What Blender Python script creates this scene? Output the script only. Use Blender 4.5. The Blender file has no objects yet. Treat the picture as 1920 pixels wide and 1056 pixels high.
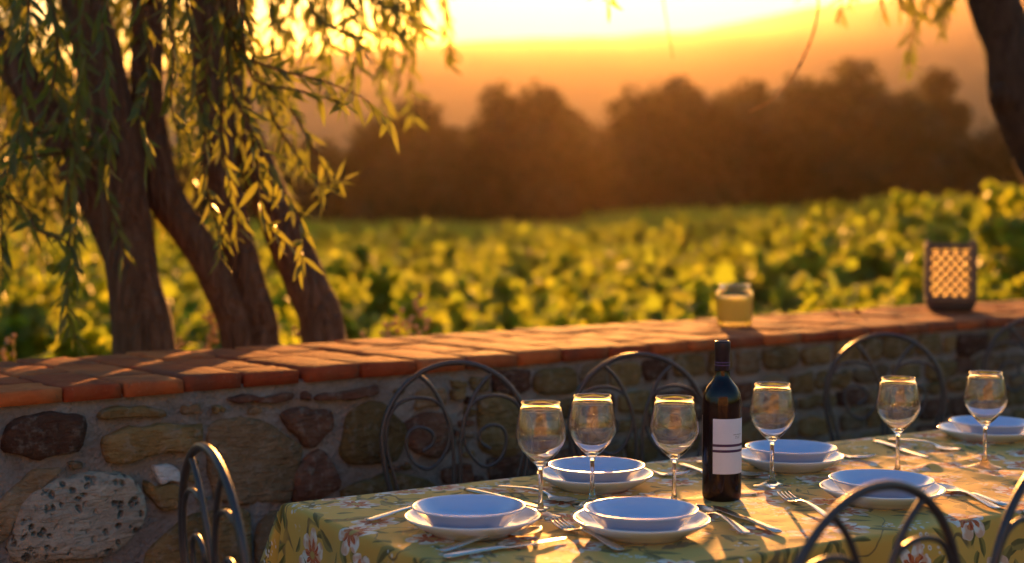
import bpy, math, random
import numpy as np
from mathutils import Vector, Matrix, noise

R = math.radians
sc = bpy.context.scene
col = sc.collection

# ------------------------------------------------------------------ camera
cam_d = bpy.data.cameras.new('camera')
cam_d.lens = 50.0
cam_d.sensor_width = 36.0
cam_d.clip_start = 0.05
cam_d.clip_end = 12000
cam_d.dof.use_dof = True
cam_d.dof.focus_distance = 2.75
cam_d.dof.aperture_fstop = 2.1
cam_d.dof.aperture_blades = 0
cam = bpy.data.objects.new('camera', cam_d)
col.objects.link(cam)
cam.location = (0, 0, 1.295)
cam.rotation_euler = (R(90) - math.atan(108 / 2666.7), 0, 0)
sc.camera = cam

# ------------------------------------------------------------------ sky and sun
SUN_EL, SUN_AZ = R(7.75), R(3.2)          # azimuth measured from +Y towards +X
world = bpy.data.worlds.new('World')
sc.world = world
world.use_nodes = True
wn = world.node_tree.nodes
wn.clear()
sky = wn.new('ShaderNodeTexSky')
sky.sky_type = 'NISHITA'
sky.sun_disc = False
sky.sun_elevation = SUN_EL
sky.sun_rotation = SUN_AZ
sky.altitude = 250
sky.air_density = 1.5
sky.dust_density = 2.0
sky.ozone_density = 3.0
bg = wn.new('ShaderNodeBackground')
bg.inputs['Strength'].default_value = 0.086
wo = wn.new('ShaderNodeOutputWorld')
hs = wn.new('ShaderNodeHueSaturation')
hs.inputs['Saturation'].default_value = 1.35
world.node_tree.links.new(sky.outputs[0], hs.inputs['Color'])
world.node_tree.links.new(hs.outputs[0], bg.inputs['Color'])
world.node_tree.links.new(bg.outputs[0], wo.inputs['Surface'])

sun_d = bpy.data.lights.new('sun', 'SUN')
sun_d.energy = 5.0
sun_d.angle = R(0.6)
sun_d.color = (1.0, 0.40, 0.085)
sun = bpy.data.objects.new('sun', sun_d)
col.objects.link(sun)
sdir = Vector((math.sin(SUN_AZ) * math.cos(SUN_EL), math.cos(SUN_AZ) * math.cos(SUN_EL), math.sin(SUN_EL)))
sun.rotation_euler = sdir.to_track_quat('Z', 'Y').to_euler()
sun.location = (0, 20, 12)

vs = sc.view_settings
vs.view_transform = 'Standard'
vs.look = 'None'
vs.gamma = 1.0
vs.exposure = 1.8
vs.use_curve_mapping = False
sc.render.engine = 'CYCLES'
cy = sc.cycles
cy.use_denoising = True
cy.max_bounces = 10
cy.diffuse_bounces = 3
cy.glossy_bounces = 5
cy.transmission_bounces = 8
cy.transparent_max_bounces = 12
cy.volume_bounces = 0
cy.sample_clamp_indirect = 6.0
cy.blur_glossy = 0.3
cy.volume_step_rate = 1.0

rnd = random.Random(7)
nrg = np.random.default_rng(11)

# ------------------------------------------------------------------ node helpers
class NT:
    def __init__(s, name):
        s.m = bpy.data.materials.new(name)
        s.m.use_nodes = True
        s.t = s.m.node_tree
        s.t.nodes.clear()
        s.out = s.t.nodes.new('ShaderNodeOutputMaterial')
    def n(s, typ, props=None, **ins):
        nd = s.t.nodes.new(typ)
        for k, v in (props or {}).items():
            setattr(nd, k, v)
        for k, v in ins.items():
            key = int(k[1:]) if k[0] == 'i' and k[1:].isdigit() else k.replace('_', ' ')
            s.set(nd.inputs[key], v)
        return nd
    def set(s, sock, v):
        if isinstance(v, bpy.types.NodeSocket):
            s.t.links.new(v, sock)
        else:
            if sock.type == 'RGBA' and len(v) == 3:
                v = (*v, 1)
            sock.default_value = v
    def math(s, op, a, b=0.0, c=0.0, clamp=False):
        nd = s.n('ShaderNodeMath', {'operation': op, 'use_clamp': clamp}, i0=a, i1=b, i2=c)
        return nd.outputs[0]
    def vmath(s, op, a, b=None):
        nd = s.n('ShaderNodeVectorMath', {'operation': op}, i0=a)
        if b is not None:
            s.set(nd.inputs[1], b)
        return nd.outputs['Value'] if op in ('LENGTH', 'DOT_PRODUCT') else nd.outputs[0]
    def mix(s, f, a, b, blend='MIX'):
        nd = s.n('ShaderNodeMix', {'data_type': 'RGBA', 'blend_type': blend})
        s.set(nd.inputs[0], f); s.set(nd.inputs[6], a); s.set(nd.inputs[7], b)
        return nd.outputs[2]
    def noise(s, vec, scale, detail=4, rough=0.55, dist=0.0):
        return s.n('ShaderNodeTexNoise', Vector=vec, Scale=scale, Detail=detail, Roughness=rough, Distortion=dist)
    def ramp(s, f, stops):
        nd = s.n('ShaderNodeValToRGB', i0=f)
        el = nd.color_ramp.elements
        while len(el) < len(stops):
            el.new(0.5)
        for e, (p, c) in zip(el, stops):
            e.position = p
            e.color = (*c, 1) if len(c) == 3 else c
        return nd.outputs[0]
    def step(s, v, lo, hi):
        return s.n('ShaderNodeMapRange', {'interpolation_type': 'SMOOTHSTEP'}, i0=v, i1=lo, i2=hi, i3=0.0, i4=1.0).outputs[0]
    def bump(s, h, strength, dist, normal=None):
        nd = s.n('ShaderNodeBump', Height=h, Strength=strength, Distance=dist)
        if normal is not None:
            s.set(nd.inputs['Normal'], normal)
        return nd.outputs[0]
    def surf(s, sh):
        s.t.links.new(sh, s.out.inputs['Surface'])
        return s.m
    def principled(s, **k):
        nd = s.n('ShaderNodeBsdfPrincipled')
        for a, v in k.items():
            s.set(nd.inputs[a.replace('_', ' ')], v)
        return nd.outputs[0]
    def obj(s):
        return s.n('ShaderNodeTexCoord').outputs['Object']
    def uv(s):
        return s.n('ShaderNodeTexCoord').outputs['UV']
    def rand(s):
        return s.n('ShaderNodeObjectInfo').outputs['Random']

def off(t, v, k):
    """shift a vector by the object's random number so that copies differ"""
    r = t.rand()
    c = t.n('ShaderNodeCombineXYZ', X=t.math('MULTIPLY', r, k), Y=t.math('MULTIPLY', r, k * 1.7), Z=t.math('MULTIPLY', r, k * 0.6)).outputs[0]
    return t.vmath('ADD', v, c)

M = {}
def stone_mat(key, c1, c2, c3, pits=0.0):
    t = NT('stone_' + key)
    v = off(t, t.obj(), 7.0)
    a = t.noise(v, 9, 6, 0.62)
    b = t.noise(v, 38, 5, 0.65)
    st = t.n('ShaderNodeMapping', Vector=v, Scale=(4, 4, 22)).outputs[0]
    w = t.noise(st, 4, 4, 0.6, 0.6)
    cc = t.ramp(a.outputs[0], [(0.3, c1), (0.52, c2), (0.72, c3)])
    cc = t.mix(t.math('MULTIPLY', t.step(w.outputs[0], 0.5, 0.7), 0.4), cc, tuple(x * 0.55 for x in c1))
    hsv = t.n('ShaderNodeHueSaturation', Color=cc)
    t.set(hsv.inputs['Value'], t.math('MULTIPLY_ADD', t.rand(), 0.5, 0.75))
    cc = hsv.outputs[0]
    cc = t.mix(t.math('MULTIPLY', t.step(b.outputs[0], 0.5, 0.68), 0.35), cc, (0.34, 0.29, 0.25))
    h = t.math('ADD', t.math('ADD', a.outputs[0], t.math('MULTIPLY', w.outputs[0], 0.5)), t.math('MULTIPLY', b.outputs[0], 0.6))
    if pits:
        vo = t.n('ShaderNodeTexVoronoi', Vector=t.vmath('ADD', v, t.n('ShaderNodeVectorMath', {'operation': 'SCALE'}, i0=t.noise(v, 14).outputs['Color'], Scale=0.05).outputs[0]), Scale=44.0)
        pit = t.math('MULTIPLY', t.math('SUBTRACT', 1.0, t.step(vo.outputs['Distance'], 0.10, 0.42)), t.step(t.noise(v, 11).outputs[0], 0.38, 0.55))
        h = t.math('SUBTRACT', h, t.math('MULTIPLY', pit, 0.9))
        cc = t.mix(t.math('MULTIPLY', pit, 0.72), cc, (0.09, 0.065, 0.06))
    nrm = t.bump(h, 1.0, 0.026)
    M['stone_' + key] = t.surf(t.principled(Base_Color=cc, Roughness=0.88, Normal=nrm, Specular_IOR_Level=0.25))
stone_mat('dark', (0.053, 0.024, 0.017), (0.099, 0.042, 0.027), (0.152, 0.076, 0.049))
stone_mat('red', (0.084, 0.034, 0.023), (0.144, 0.061, 0.040), (0.205, 0.110, 0.072))
stone_mat('ochre', (0.160, 0.091, 0.034), (0.251, 0.148, 0.057), (0.319, 0.213, 0.099))
stone_mat('tan', (0.160, 0.095, 0.049), (0.236, 0.148, 0.084), (0.304, 0.209, 0.129))
stone_mat('olive', (0.114, 0.068, 0.027), (0.182, 0.114, 0.046), (0.251, 0.171, 0.080))
stone_mat('pale', (0.33, 0.25, 0.2), (0.44, 0.36, 0.29), (0.53, 0.45, 0.38), pits=1)
stone_mat('chip', (0.55, 0.53, 0.56), (0.66, 0.64, 0.66), (0.75, 0.73, 0.74))

def mat_mortar():
    t = NT('lime_mortar')
    v = t.obj()
    a = t.noise(v, 7, 6, 0.65)
    b = t.noise(v, 60, 6, 0.7)
    g = t.n('ShaderNodeTexVoronoi', Vector=v, Scale=95.0)
    cc = t.ramp(a.outputs[0], [(0.28, (0.23, 0.185, 0.17)), (0.5, (0.36, 0.31, 0.29)), (0.75, (0.49, 0.44, 0.42))])
    cc = t.mix(t.math('MULTIPLY', t.step(b.outputs[0], 0.55, 0.72), 0.5), cc, (0.13, 0.10, 0.09))
    h = t.math('ADD', t.math('MULTIPLY', b.outputs[0], 0.7), t.math('ADD', a.outputs[0], t.math('MULTIPLY', g.outputs['Distance'], 0.25)))
    return t.surf(t.principled(Base_Color=cc, Roughness=0.95, Normal=t.bump(h, 1.0, 0.032), Specular_IOR_Level=0.15))
M['mortar'] = mat_mortar()

def mat_terracotta():
    t = NT('terracotta_tile')
    v = off(t, t.obj(), 5.0)
    a = t.noise(v, 10, 5, 0.6)
    b = t.noise(v, 70, 5, 0.7)
    c = t.noise(v, 4.5, 3, 0.5, 0.5)
    cc = t.ramp(a.outputs[0], [(0.3, (0.37, 0.08, 0.026)), (0.52, (0.52, 0.125, 0.038)), (0.74, (0.56, 0.18, 0.06))])
    hsv = t.n('ShaderNodeHueSaturation', Color=cc)
    t.set(hsv.inputs['Value'], t.math('MULTIPLY_ADD', t.rand(), 0.5, 0.58))
    t.set(hsv.inputs['Hue'], t.math('MULTIPLY_ADD', t.rand(), 0.012, 0.491))
    cc = t.mix(t.math('MULTIPLY', t.step(c.outputs[0], 0.46, 0.66), 0.6), hsv.outputs[0], (0.13, 0.065, 0.045))
    cc = t.mix(t.math('MULTIPLY', t.step(b.outputs[0], 0.58, 0.75), 0.35), cc, (0.45, 0.30, 0.20))
    li = t.noise(v, 22, 5, 0.75, 0.8)
    cc = t.mix(t.math('MULTIPLY', t.step(li.outputs[0], 0.60, 0.70), 0.6), cc, (0.12, 0.085, 0.06))
    h = t.math('ADD', a.outputs[0], t.math('MULTIPLY', b.outputs[0], 0.35))
    return t.surf(t.principled(Base_Color=cc, Roughness=0.85, Normal=t.bump(h, 0.7, 0.010), Specular_IOR_Level=0.16))
M['terracotta'] = mat_terracotta()

def mat_bark(name, c1, c2, c3):
    t = NT(name)
    v = t.obj()
    st = t.n('ShaderNodeMapping', Vector=v, Scale=(1, 1, 0.16)).outputs[0]
    w = t.noise(st, 42, 6, 0.68, 0.5)
    a = t.noise(v, 6, 4, 0.6)
    vo = t.n('ShaderNodeTexVoronoi', {'feature': 'DISTANCE_TO_EDGE'}, Vector=t.vmath('ADD', st, t.n('ShaderNodeVectorMath', {'operation': 'SCALE'}, i0=a.outputs['Color'], Scale=0.06).outputs[0]), Scale=26.0)
    crack = t.step(vo.outputs['Distance'], 0.0, 0.2)
    cc = t.ramp(w.outputs[0], [(0.3, c1), (0.5, c2), (0.72, c3)])
    cc = t.mix(t.math('MULTIPLY', a.outputs[0], 0.35), cc, (c2[0] * 1.3, c2[1] * 1.15, c2[2]))
    h = t.math('ADD', t.math('MULTIPLY', crack, 0.6), w.outputs[0])
    return t.surf(t.principled(Base_Color=cc, Roughness=0.9, Normal=t.bump(h, 1.0, 0.045), Specular_IOR_Level=0.2))
M['bark'] = mat_bark('willow_bark', (0.09, 0.042, 0.026), (0.19, 0.10, 0.062), (0.30, 0.175, 0.115))
M['dark_bark'] = mat_bark('old_bark', (0.04, 0.026, 0.02), (0.085, 0.055, 0.04), (0.14, 0.095, 0.07))
M['twig'] = mat_bark('twig_bark', (0.14, 0.075, 0.03), (0.24, 0.14, 0.06), (0.34, 0.22, 0.10))

def mat_leaf(name, d1, d2, tr1, tr2, tw=0.5, rough=0.5, scale=1.2):
    t = NT(name)
    g = t.n('ShaderNodeNewGeometry')
    r = g.outputs['Random Per Island']
    n1 = t.noise(t.obj(), scale, 3)
    f = t.math('ADD', t.math('MULTIPLY', r, 0.75), t.math('MULTIPLY', t.rand(), 0.25))
    f2 = t.math('ADD', t.math('MULTIPLY', f, 0.6), t.math('MULTIPLY', n1.outputs[0], 0.4), clamp=True)
    cd = t.mix(f2, d1, d2)
    ct = t.mix(f2, tr1, tr2)
    dif = t.principled(Base_Color=cd, Roughness=rough, Specular_IOR_Level=0.4)
    tra = t.n('ShaderNodeBsdfTranslucent', Color=ct).outputs[0]
    mx = t.n('ShaderNodeMixShader', i0=tw, i1=dif, i2=tra)
    return t.surf(mx.outputs[0])
M['willow_leaf'] = mat_leaf('willow_leaf', (0.055, 0.075, 0.025), (0.11, 0.12, 0.035), (0.19, 0.25, 0.035), (0.50, 0.47, 0.06), 0.5, 0.42)
M['vine_leaf'] = mat_leaf('vine_leaf', (0.05, 0.09, 0.012), (0.14, 0.16, 0.02), (0.22, 0.38, 0.02), (0.70, 0.68, 0.05), 0.58, 0.5, 0.8)
M['tree_leaf'] = mat_leaf('tree_leaf', (0.024, 0.030, 0.010), (0.055, 0.052, 0.018), (0.08, 0.085, 0.014), (0.17, 0.13, 0.025), 0.32, 0.6, 0.3)
M['grass'] = mat_leaf('grass_blade', (0.06, 0.09, 0.015), (0.13, 0.13, 0.03), (0.2, 0.24, 0.02), (0.4, 0.36, 0.05), 0.5)
M['seed'] = mat_leaf('seed_head', (0.45, 0.33, 0.2), (0.62, 0.48, 0.3), (0.55, 0.4, 0.2), (0.7, 0.5, 0.28), 0.5)

def mat_plain(name, color, rough=0.5, metal=0.0, spec=0.5, coat=0.0, nscale=30, namp=0.12, bump=0.0, bdist=0.002):
    t = NT(name)
    v = t.obj()
    a = t.noise(v, nscale, 4, 0.6)
    k = t.math('MULTIPLY_ADD', a.outputs[0], namp * 2, 1.0 - namp)
    cc = t.n('ShaderNodeVectorMath', {'operation': 'SCALE'}, i0=color, Scale=k).outputs[0]
    kw = dict(Base_Color=cc, Roughness=t.math('MULTIPLY_ADD', a.outputs[0], 0.12, rough - 0.06), Metallic=metal, Specular_IOR_Level=spec, Coat_Weight=coat, Coat_Roughness=0.03)
    if bump:
        kw['Normal'] = t.bump(a.outputs[0], bump, bdist)
    return t.surf(t.principled(**kw))
M['iron'] = mat_plain('painted_iron', (0.052, 0.044, 0.05), 0.38, 0.25, 0.6, 0.0, 120, 0.3, 0.25, 0.0015)
M['porcelain'] = mat_plain('porcelain', (0.74, 0.78, 0.86), 0.14, 0.0, 0.5, 0.8, 12, 0.02)
M['skylit_porcelain'] = mat_plain('sky_tinted_porcelain', (0.46, 0.58, 0.88), 0.14, 0.0, 0.5, 0.8, 12, 0.03)  # white bowls; the blue of the sky light is put into their colour
M['steel'] = mat_plain('polished_steel', (0.62, 0.60, 0.58), 0.2, 1.0, 0.5, 0.0, 80, 0.08)
M['wood'] = mat_plain('table_wood', (0.16, 0.09, 0.045), 0.6, 0, 0.3, 0, 14, 0.3, 0.3)
M['lantern'] = mat_plain('lantern_metal', (0.10, 0.078, 0.07), 0.5, 0.4, 0.5, 0.0, 40, 0.4, 0.6, 0.004)
M['bottle_glass'] = mat_plain('dark_bottle_glass', (0.012, 0.004, 0.006), 0.13, 0.0, 0.4, 0.0, 5, 0.05)
M['capsule'] = mat_plain('bottle_capsule', (0.022, 0.012, 0.02), 0.35, 0.3, 0.5, 0.0, 60, 0.15)
M['capsule_ring'] = mat_plain('capsule_ring', (0.09, 0.05, 0.16), 0.4, 0.2, 0.5)
M['stripe'] = mat_plain('label_stripe', (0.06, 0.018, 0.075), 0.6)
M['ink'] = mat_plain('label_ink', (0.10, 0.08, 0.12), 0.7)
M['label'] = mat_plain('label_paper', (0.70, 0.70, 0.80), 0.62, 0, 0.3, 0, 200, 0.04)  # white paper with the lavender of the shade mixed into its colour
M['dry_leaf'] = mat_plain('dry_leaf', (0.3, 0.16, 0.06), 0.7, 0, 0.3, 0, 50, 0.3)
M['plaster'] = mat_plain('house_plaster', (0.47, 0.37, 0.28), 0.9, 0, 0.2, 0, 2.5, 0.18, 0.4, 0.01)
M['roof_tile'] = mat_plain('roof_tile', (0.34, 0.14, 0.07), 0.85, 0, 0.2, 0, 9, 0.3)
M['shutter'] = mat_plain('green_shutter', (0.05, 0.09, 0.06), 0.6)
M['door'] = mat_plain('door_wood', (0.16, 0.08, 0.04), 0.6)
M['pane'] = mat_plain('window_pane', (0.03, 0.035, 0.04), 0.08, 0, 0.6)
M['paving'] = mat_plain('terrace_paving', (0.24, 0.17, 0.12), 0.85, 0, 0.25, 0, 3, 0.3, 0.5, 0.01)

def mat_glass(name, color=(1, 1, 1), ior=1.45, rough=0.0):
    t = NT(name)
    return t.surf(t.n('ShaderNodeBsdfGlass', Color=color, Roughness=rough, IOR=ior).outputs[0])
def mat_wine_glass():
    t = NT('wine_glass')
    gl = t.n('ShaderNodeBsdfGlass', Color=(0.99, 0.99, 0.985), Roughness=0.012, IOR=1.45).outputs[0]
    v = off(t, t.obj(), 3.0)
    dust = t.math('MULTIPLY', t.step(t.noise(v, 60, 5, 0.7).outputs[0], 0.45, 0.8), 0.035)
    spk = t.n('ShaderNodeTexVoronoi', Vector=v, Scale=150.0)
    spot = t.math('MULTIPLY', t.math('SUBTRACT', 1.0, t.step(spk.outputs['Distance'], 0.10, 0.2)), t.math('MULTIPLY', t.math('GREATER_THAN', t.n('ShaderNodeSeparateColor', i0=spk.outputs['Color']).outputs[0], 0.93), 0.5))
    tr = t.n('ShaderNodeBsdfTranslucent', Color=(0.9, 0.88, 0.85)).outputs[0]
    return t.surf(t.n('ShaderNodeMixShader', i0=t.math('ADD', t.math('ADD', dust, spot), 0.004), i1=gl, i2=tr).outputs[0])
M['glass'] = mat_wine_glass()
def mat_thin_glass(name, tint):
    t = NT(name)
    fr = t.n('ShaderNodeFresnel', IOR=1.5).outputs[0]
    tp = t.n('ShaderNodeBsdfTransparent', Color=tint).outputs[0]
    gl = t.n('ShaderNodeBsdfGlossy', Color=(1, 1, 1), Roughness=0.02).outputs[0]
    return t.surf(t.n('ShaderNodeMixShader', i0=fr, i1=tp, i2=gl).outputs[0])
M['jar_glass'] = mat_thin_glass('jar_glass', (0.97, 0.97, 0.95))

def mat_wax():
    t = NT('candle_wax')
    d = t.principled(Base_Color=(0.62, 0.60, 0.24), Roughness=0.5, Subsurface_Weight=0.6, Subsurface_Radius=(0.06, 0.035, 0.012), Subsurface_Scale=0.6)
    tr = t.n('ShaderNodeBsdfTranslucent', Color=(0.92, 0.88, 0.3)).outputs[0]
    return t.surf(t.n('ShaderNodeMixShader', i0=0.3, i1=d, i2=tr).outputs[0])
M['wax'] = mat_wax()
def mat_liner():
    t = NT('amber_frosted_glass')
    tr = t.n('ShaderNodeBsdfTranslucent', Color=(1.0, 0.82, 0.5)).outputs[0]
    tp = t.n('ShaderNodeBsdfTransparent', Color=(1.0, 0.93, 0.76)).outputs[0]
    gl = t.n('ShaderNodeBsdfGlossy', Color=(0.9, 0.9, 0.9), Roughness=0.12).outputs[0]
    a = t.n('ShaderNodeMixShader', i0=0.5, i1=tr, i2=tp).outputs[0]
    return t.surf(t.n('ShaderNodeMixShader', i0=0.06, i1=a, i2=gl).outputs[0])
M['liner'] = mat_liner()

def mat_cloth():
    t = NT('floral_tablecloth')
    uv = t.uv()
    warp = t.noise(uv, 9, 3)
    wv = t.n('ShaderNodeVectorMath', {'operation': 'SCALE'}, i0=t.vmath('SUBTRACT', warp.outputs['Color'], (0.5, 0.5, 0.5)), Scale=0.035).outputs[0]
    p = t.vmath('ADD', uv, wv)
    def cells(scale, shift, rnd_=0.85):
        q = t.vmath('ADD', t.n('ShaderNodeVectorMath', {'operation': 'SCALE'}, i0=p, Scale=scale).outputs[0], shift)
        v = t.n('ShaderNodeTexVoronoi', {'voronoi_dimensions': '2D'}, Vector=q, Scale=1.0, Randomness=rnd_)
        d = t.vmath('SUBTRACT', q, v.outputs['Position'])
        cs = t.n('ShaderNodeSeparateColor', i0=v.outputs['Color'])
        rot = t.n('ShaderNodeVectorRotate', {'rotation_type': 'Z_AXIS'}, Vector=d, Angle=t.math('MULTIPLY', cs.outputs[0], 6.2832)).outputs[0]
        sx = t.n('ShaderNodeSeparateXYZ', i0=rot)
        return sx.outputs[0], sx.outputs[1], cs, d
    base = t.mix(t.step(t.noise(uv, 3.5, 3).outputs[0], 0.35, 0.65), (0.64, 0.36, 0.055), (0.72, 0.43, 0.08))
    c = base
    # trailing stems
    nz = t.noise(p, 5.2, 2, 0.5, 0.4)
    band = t.math('ABSOLUTE', t.math('SUBTRACT', nz.outputs[0], 0.5))
    stem = t.math('MULTIPLY', t.math('SUBTRACT', 1.0, t.step(band, 0.004, 0.010)), t.step(t.noise(uv, 6.1, 2).outputs[0], 0.42, 0.5))
    c = t.mix(stem, c, (0.22, 0.13, 0.04))
    # two sizes of leaves
    def leaves(scale, shift, w, L, gate, colA, colB):
        nonlocal c
        x, y, cs, d = cells(scale, shift)
        xx = t.math('DIVIDE', x, L)
        half = t.math('MULTIPLY', t.math('SUBTRACT', 1.0, t.math('MULTIPLY', xx, xx)), w)
        yy = t.math('ADD', y, t.math('MULTIPLY', t.math('MULTIPLY', x, x), 0.5))
        m = t.math('MULTIPLY', t.step(t.math('SUBTRACT', half, t.math('ABSOLUTE', yy)), 0.0, 0.03), t.math('GREATER_THAN', cs.outputs[1], gate))
        two = t.step(yy, -0.03, 0.03)
        c = t.mix(m, c, t.mix(two, colA, colB))
    leaves(21.0, (3.1, 7.7, 0), 0.16, 0.46, 0.30, (0.13, 0.10, 0.015), (0.28, 0.21, 0.04))
    leaves(13.5, (9.4, 2.2, 0), 0.17, 0.47, 0.35, (0.15, 0.11, 0.02), (0.32, 0.23, 0.05))
    # small pale sprays
    x, y, cs, d = cells(62.0, (0.4, 5.5, 0))
    rr = t.vmath('LENGTH', d)
    spray = t.math('MULTIPLY', t.math('SUBTRACT', 1.0, t.step(rr, 0.22, 0.36)), t.step(t.noise(uv, 7.5, 2).outputs[0], 0.58, 0.62))
    c = t.mix(spray, c, t.mix(t.step(rr, 0.08, 0.14), (0.45, 0.3, 0.1), (0.76, 0.70, 0.66)))
    # big peony like flowers
    def flower(scale, shift, gate):
        nonlocal c
        x, y, cs, d = cells(scale, shift, 0.7)
        ang = t.math('ARCTAN2', y, x)
        rr = t.vmath('LENGTH', d)
        wob = t.noise(p, 38, 2)
        pet = t.math('ABSOLUTE', t.math('SINE', t.math('MULTIPLY', ang, 3.0)))
        lim = t.math('MULTIPLY_ADD', t.math('POWER', pet, 0.6), 0.17, 0.19)
        lim = t.math('ADD', lim, t.math('MULTIPLY', t.math('SUBTRACT', wob.outputs[0], 0.5), 0.16))
        gate_ = t.math('GREATER_THAN', cs.outputs[1], gate)
        m = t.math('MULTIPLY', t.step(t.math('SUBTRACT', lim, rr), 0.0, 0.012), gate_)
        c = t.mix(m, c, t.mix(t.step(wob.outputs[0], 0.42, 0.6), (0.82, 0.76, 0.70), (0.70, 0.42, 0.28)))
        pet2 = t.math('ABSOLUTE', t.math('SINE', t.math('MULTIPLY_ADD', ang, 4.0, t.math('MULTIPLY', wob.outputs[0], 5.0))))
        lim2 = t.math('MULTIPLY_ADD', pet2, 0.14, 0.10)
        m2 = t.math('MULTIPLY', t.step(t.math('SUBTRACT', lim2, rr), 0.0, 0.02), gate_)
        streak = t.step(t.noise(t.n('ShaderNodeCombineXYZ', X=t.math('MULTIPLY', ang, 7.0), Y=t.math('MULTIPLY', rr, 9.0)).outputs[0], 1.0, 3).outputs[0], 0.42, 0.58)
        c = t.mix(m2, c, t.mix(streak, (0.40, 0.035, 0.012), (0.70, 0.22, 0.06)))
        m3 = t.math('MULTIPLY', t.math('SUBTRACT', 1.0, t.step(rr, 0.05, 0.08)), gate_)
        c = t.mix(m3, c, (0.55, 0.34, 0.08))
    flower(7.6, (2.7, 1.3, 0), 0.12)
    # weave
    mp = t.n('ShaderNodeVectorMath', {'operation': 'SCALE'}, i0=uv, Scale=1.0).outputs[0]
    wv1 = t.n('ShaderNodeTexWave', {'wave_type': 'BANDS', 'bands_direction': 'X'}, Vector=mp, Scale=220.0)
    wv2 = t.n('ShaderNodeTexWave', {'wave_type': 'BANDS', 'bands_direction': 'Y'}, Vector=mp, Scale=220.0)
    fine = t.noise(uv, 55, 4)
    h = t.math('ADD', t.math('MULTIPLY', t.math('ADD', wv1.outputs[1], wv2.outputs[1]), 0.06), fine.outputs[0])
    dif = t.principled(Base_Color=c, Roughness=0.72, Specular_IOR_Level=0.3, Sheen_Weight=0.15, Normal=t.bump(h, 0.25, 0.004))
    tr = t.n('ShaderNodeBsdfTranslucent', Color=c).outputs[0]
    return t.surf(t.n('ShaderNodeMixShader', i0=0.12, i1=dif, i2=tr).outputs[0])
M['cloth'] = mat_cloth()

def mat_ground(name, c1, c2, c3, scale):
    t = NT(name)
    v = t.obj()
    a = t.noise(v, scale, 6, 0.6)
    b = t.noise(v, scale * 14, 5, 0.65)
    cc = t.ramp(a.outputs[0], [(0.3, c1), (0.5, c2), (0.7, c3)])
    cc = t.mix(t.math('MULTIPLY', b.outputs[0], 0.5), cc, c1)
    return t.surf(t.principled(Base_Color=cc, Roughness=0.95, Specular_IOR_Level=0.1, Normal=t.bump(b.outputs[0], 0.6, 0.05)))
M['soil'] = mat_ground('vineyard_soil', (0.05, 0.055, 0.015), (0.10, 0.085, 0.035), (0.16, 0.12, 0.06), 0.35)
M['hill'] = mat_ground('wooded_hill', (0.03, 0.04, 0.02), (0.05, 0.055, 0.025), (0.08, 0.075, 0.035), 0.01)

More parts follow.
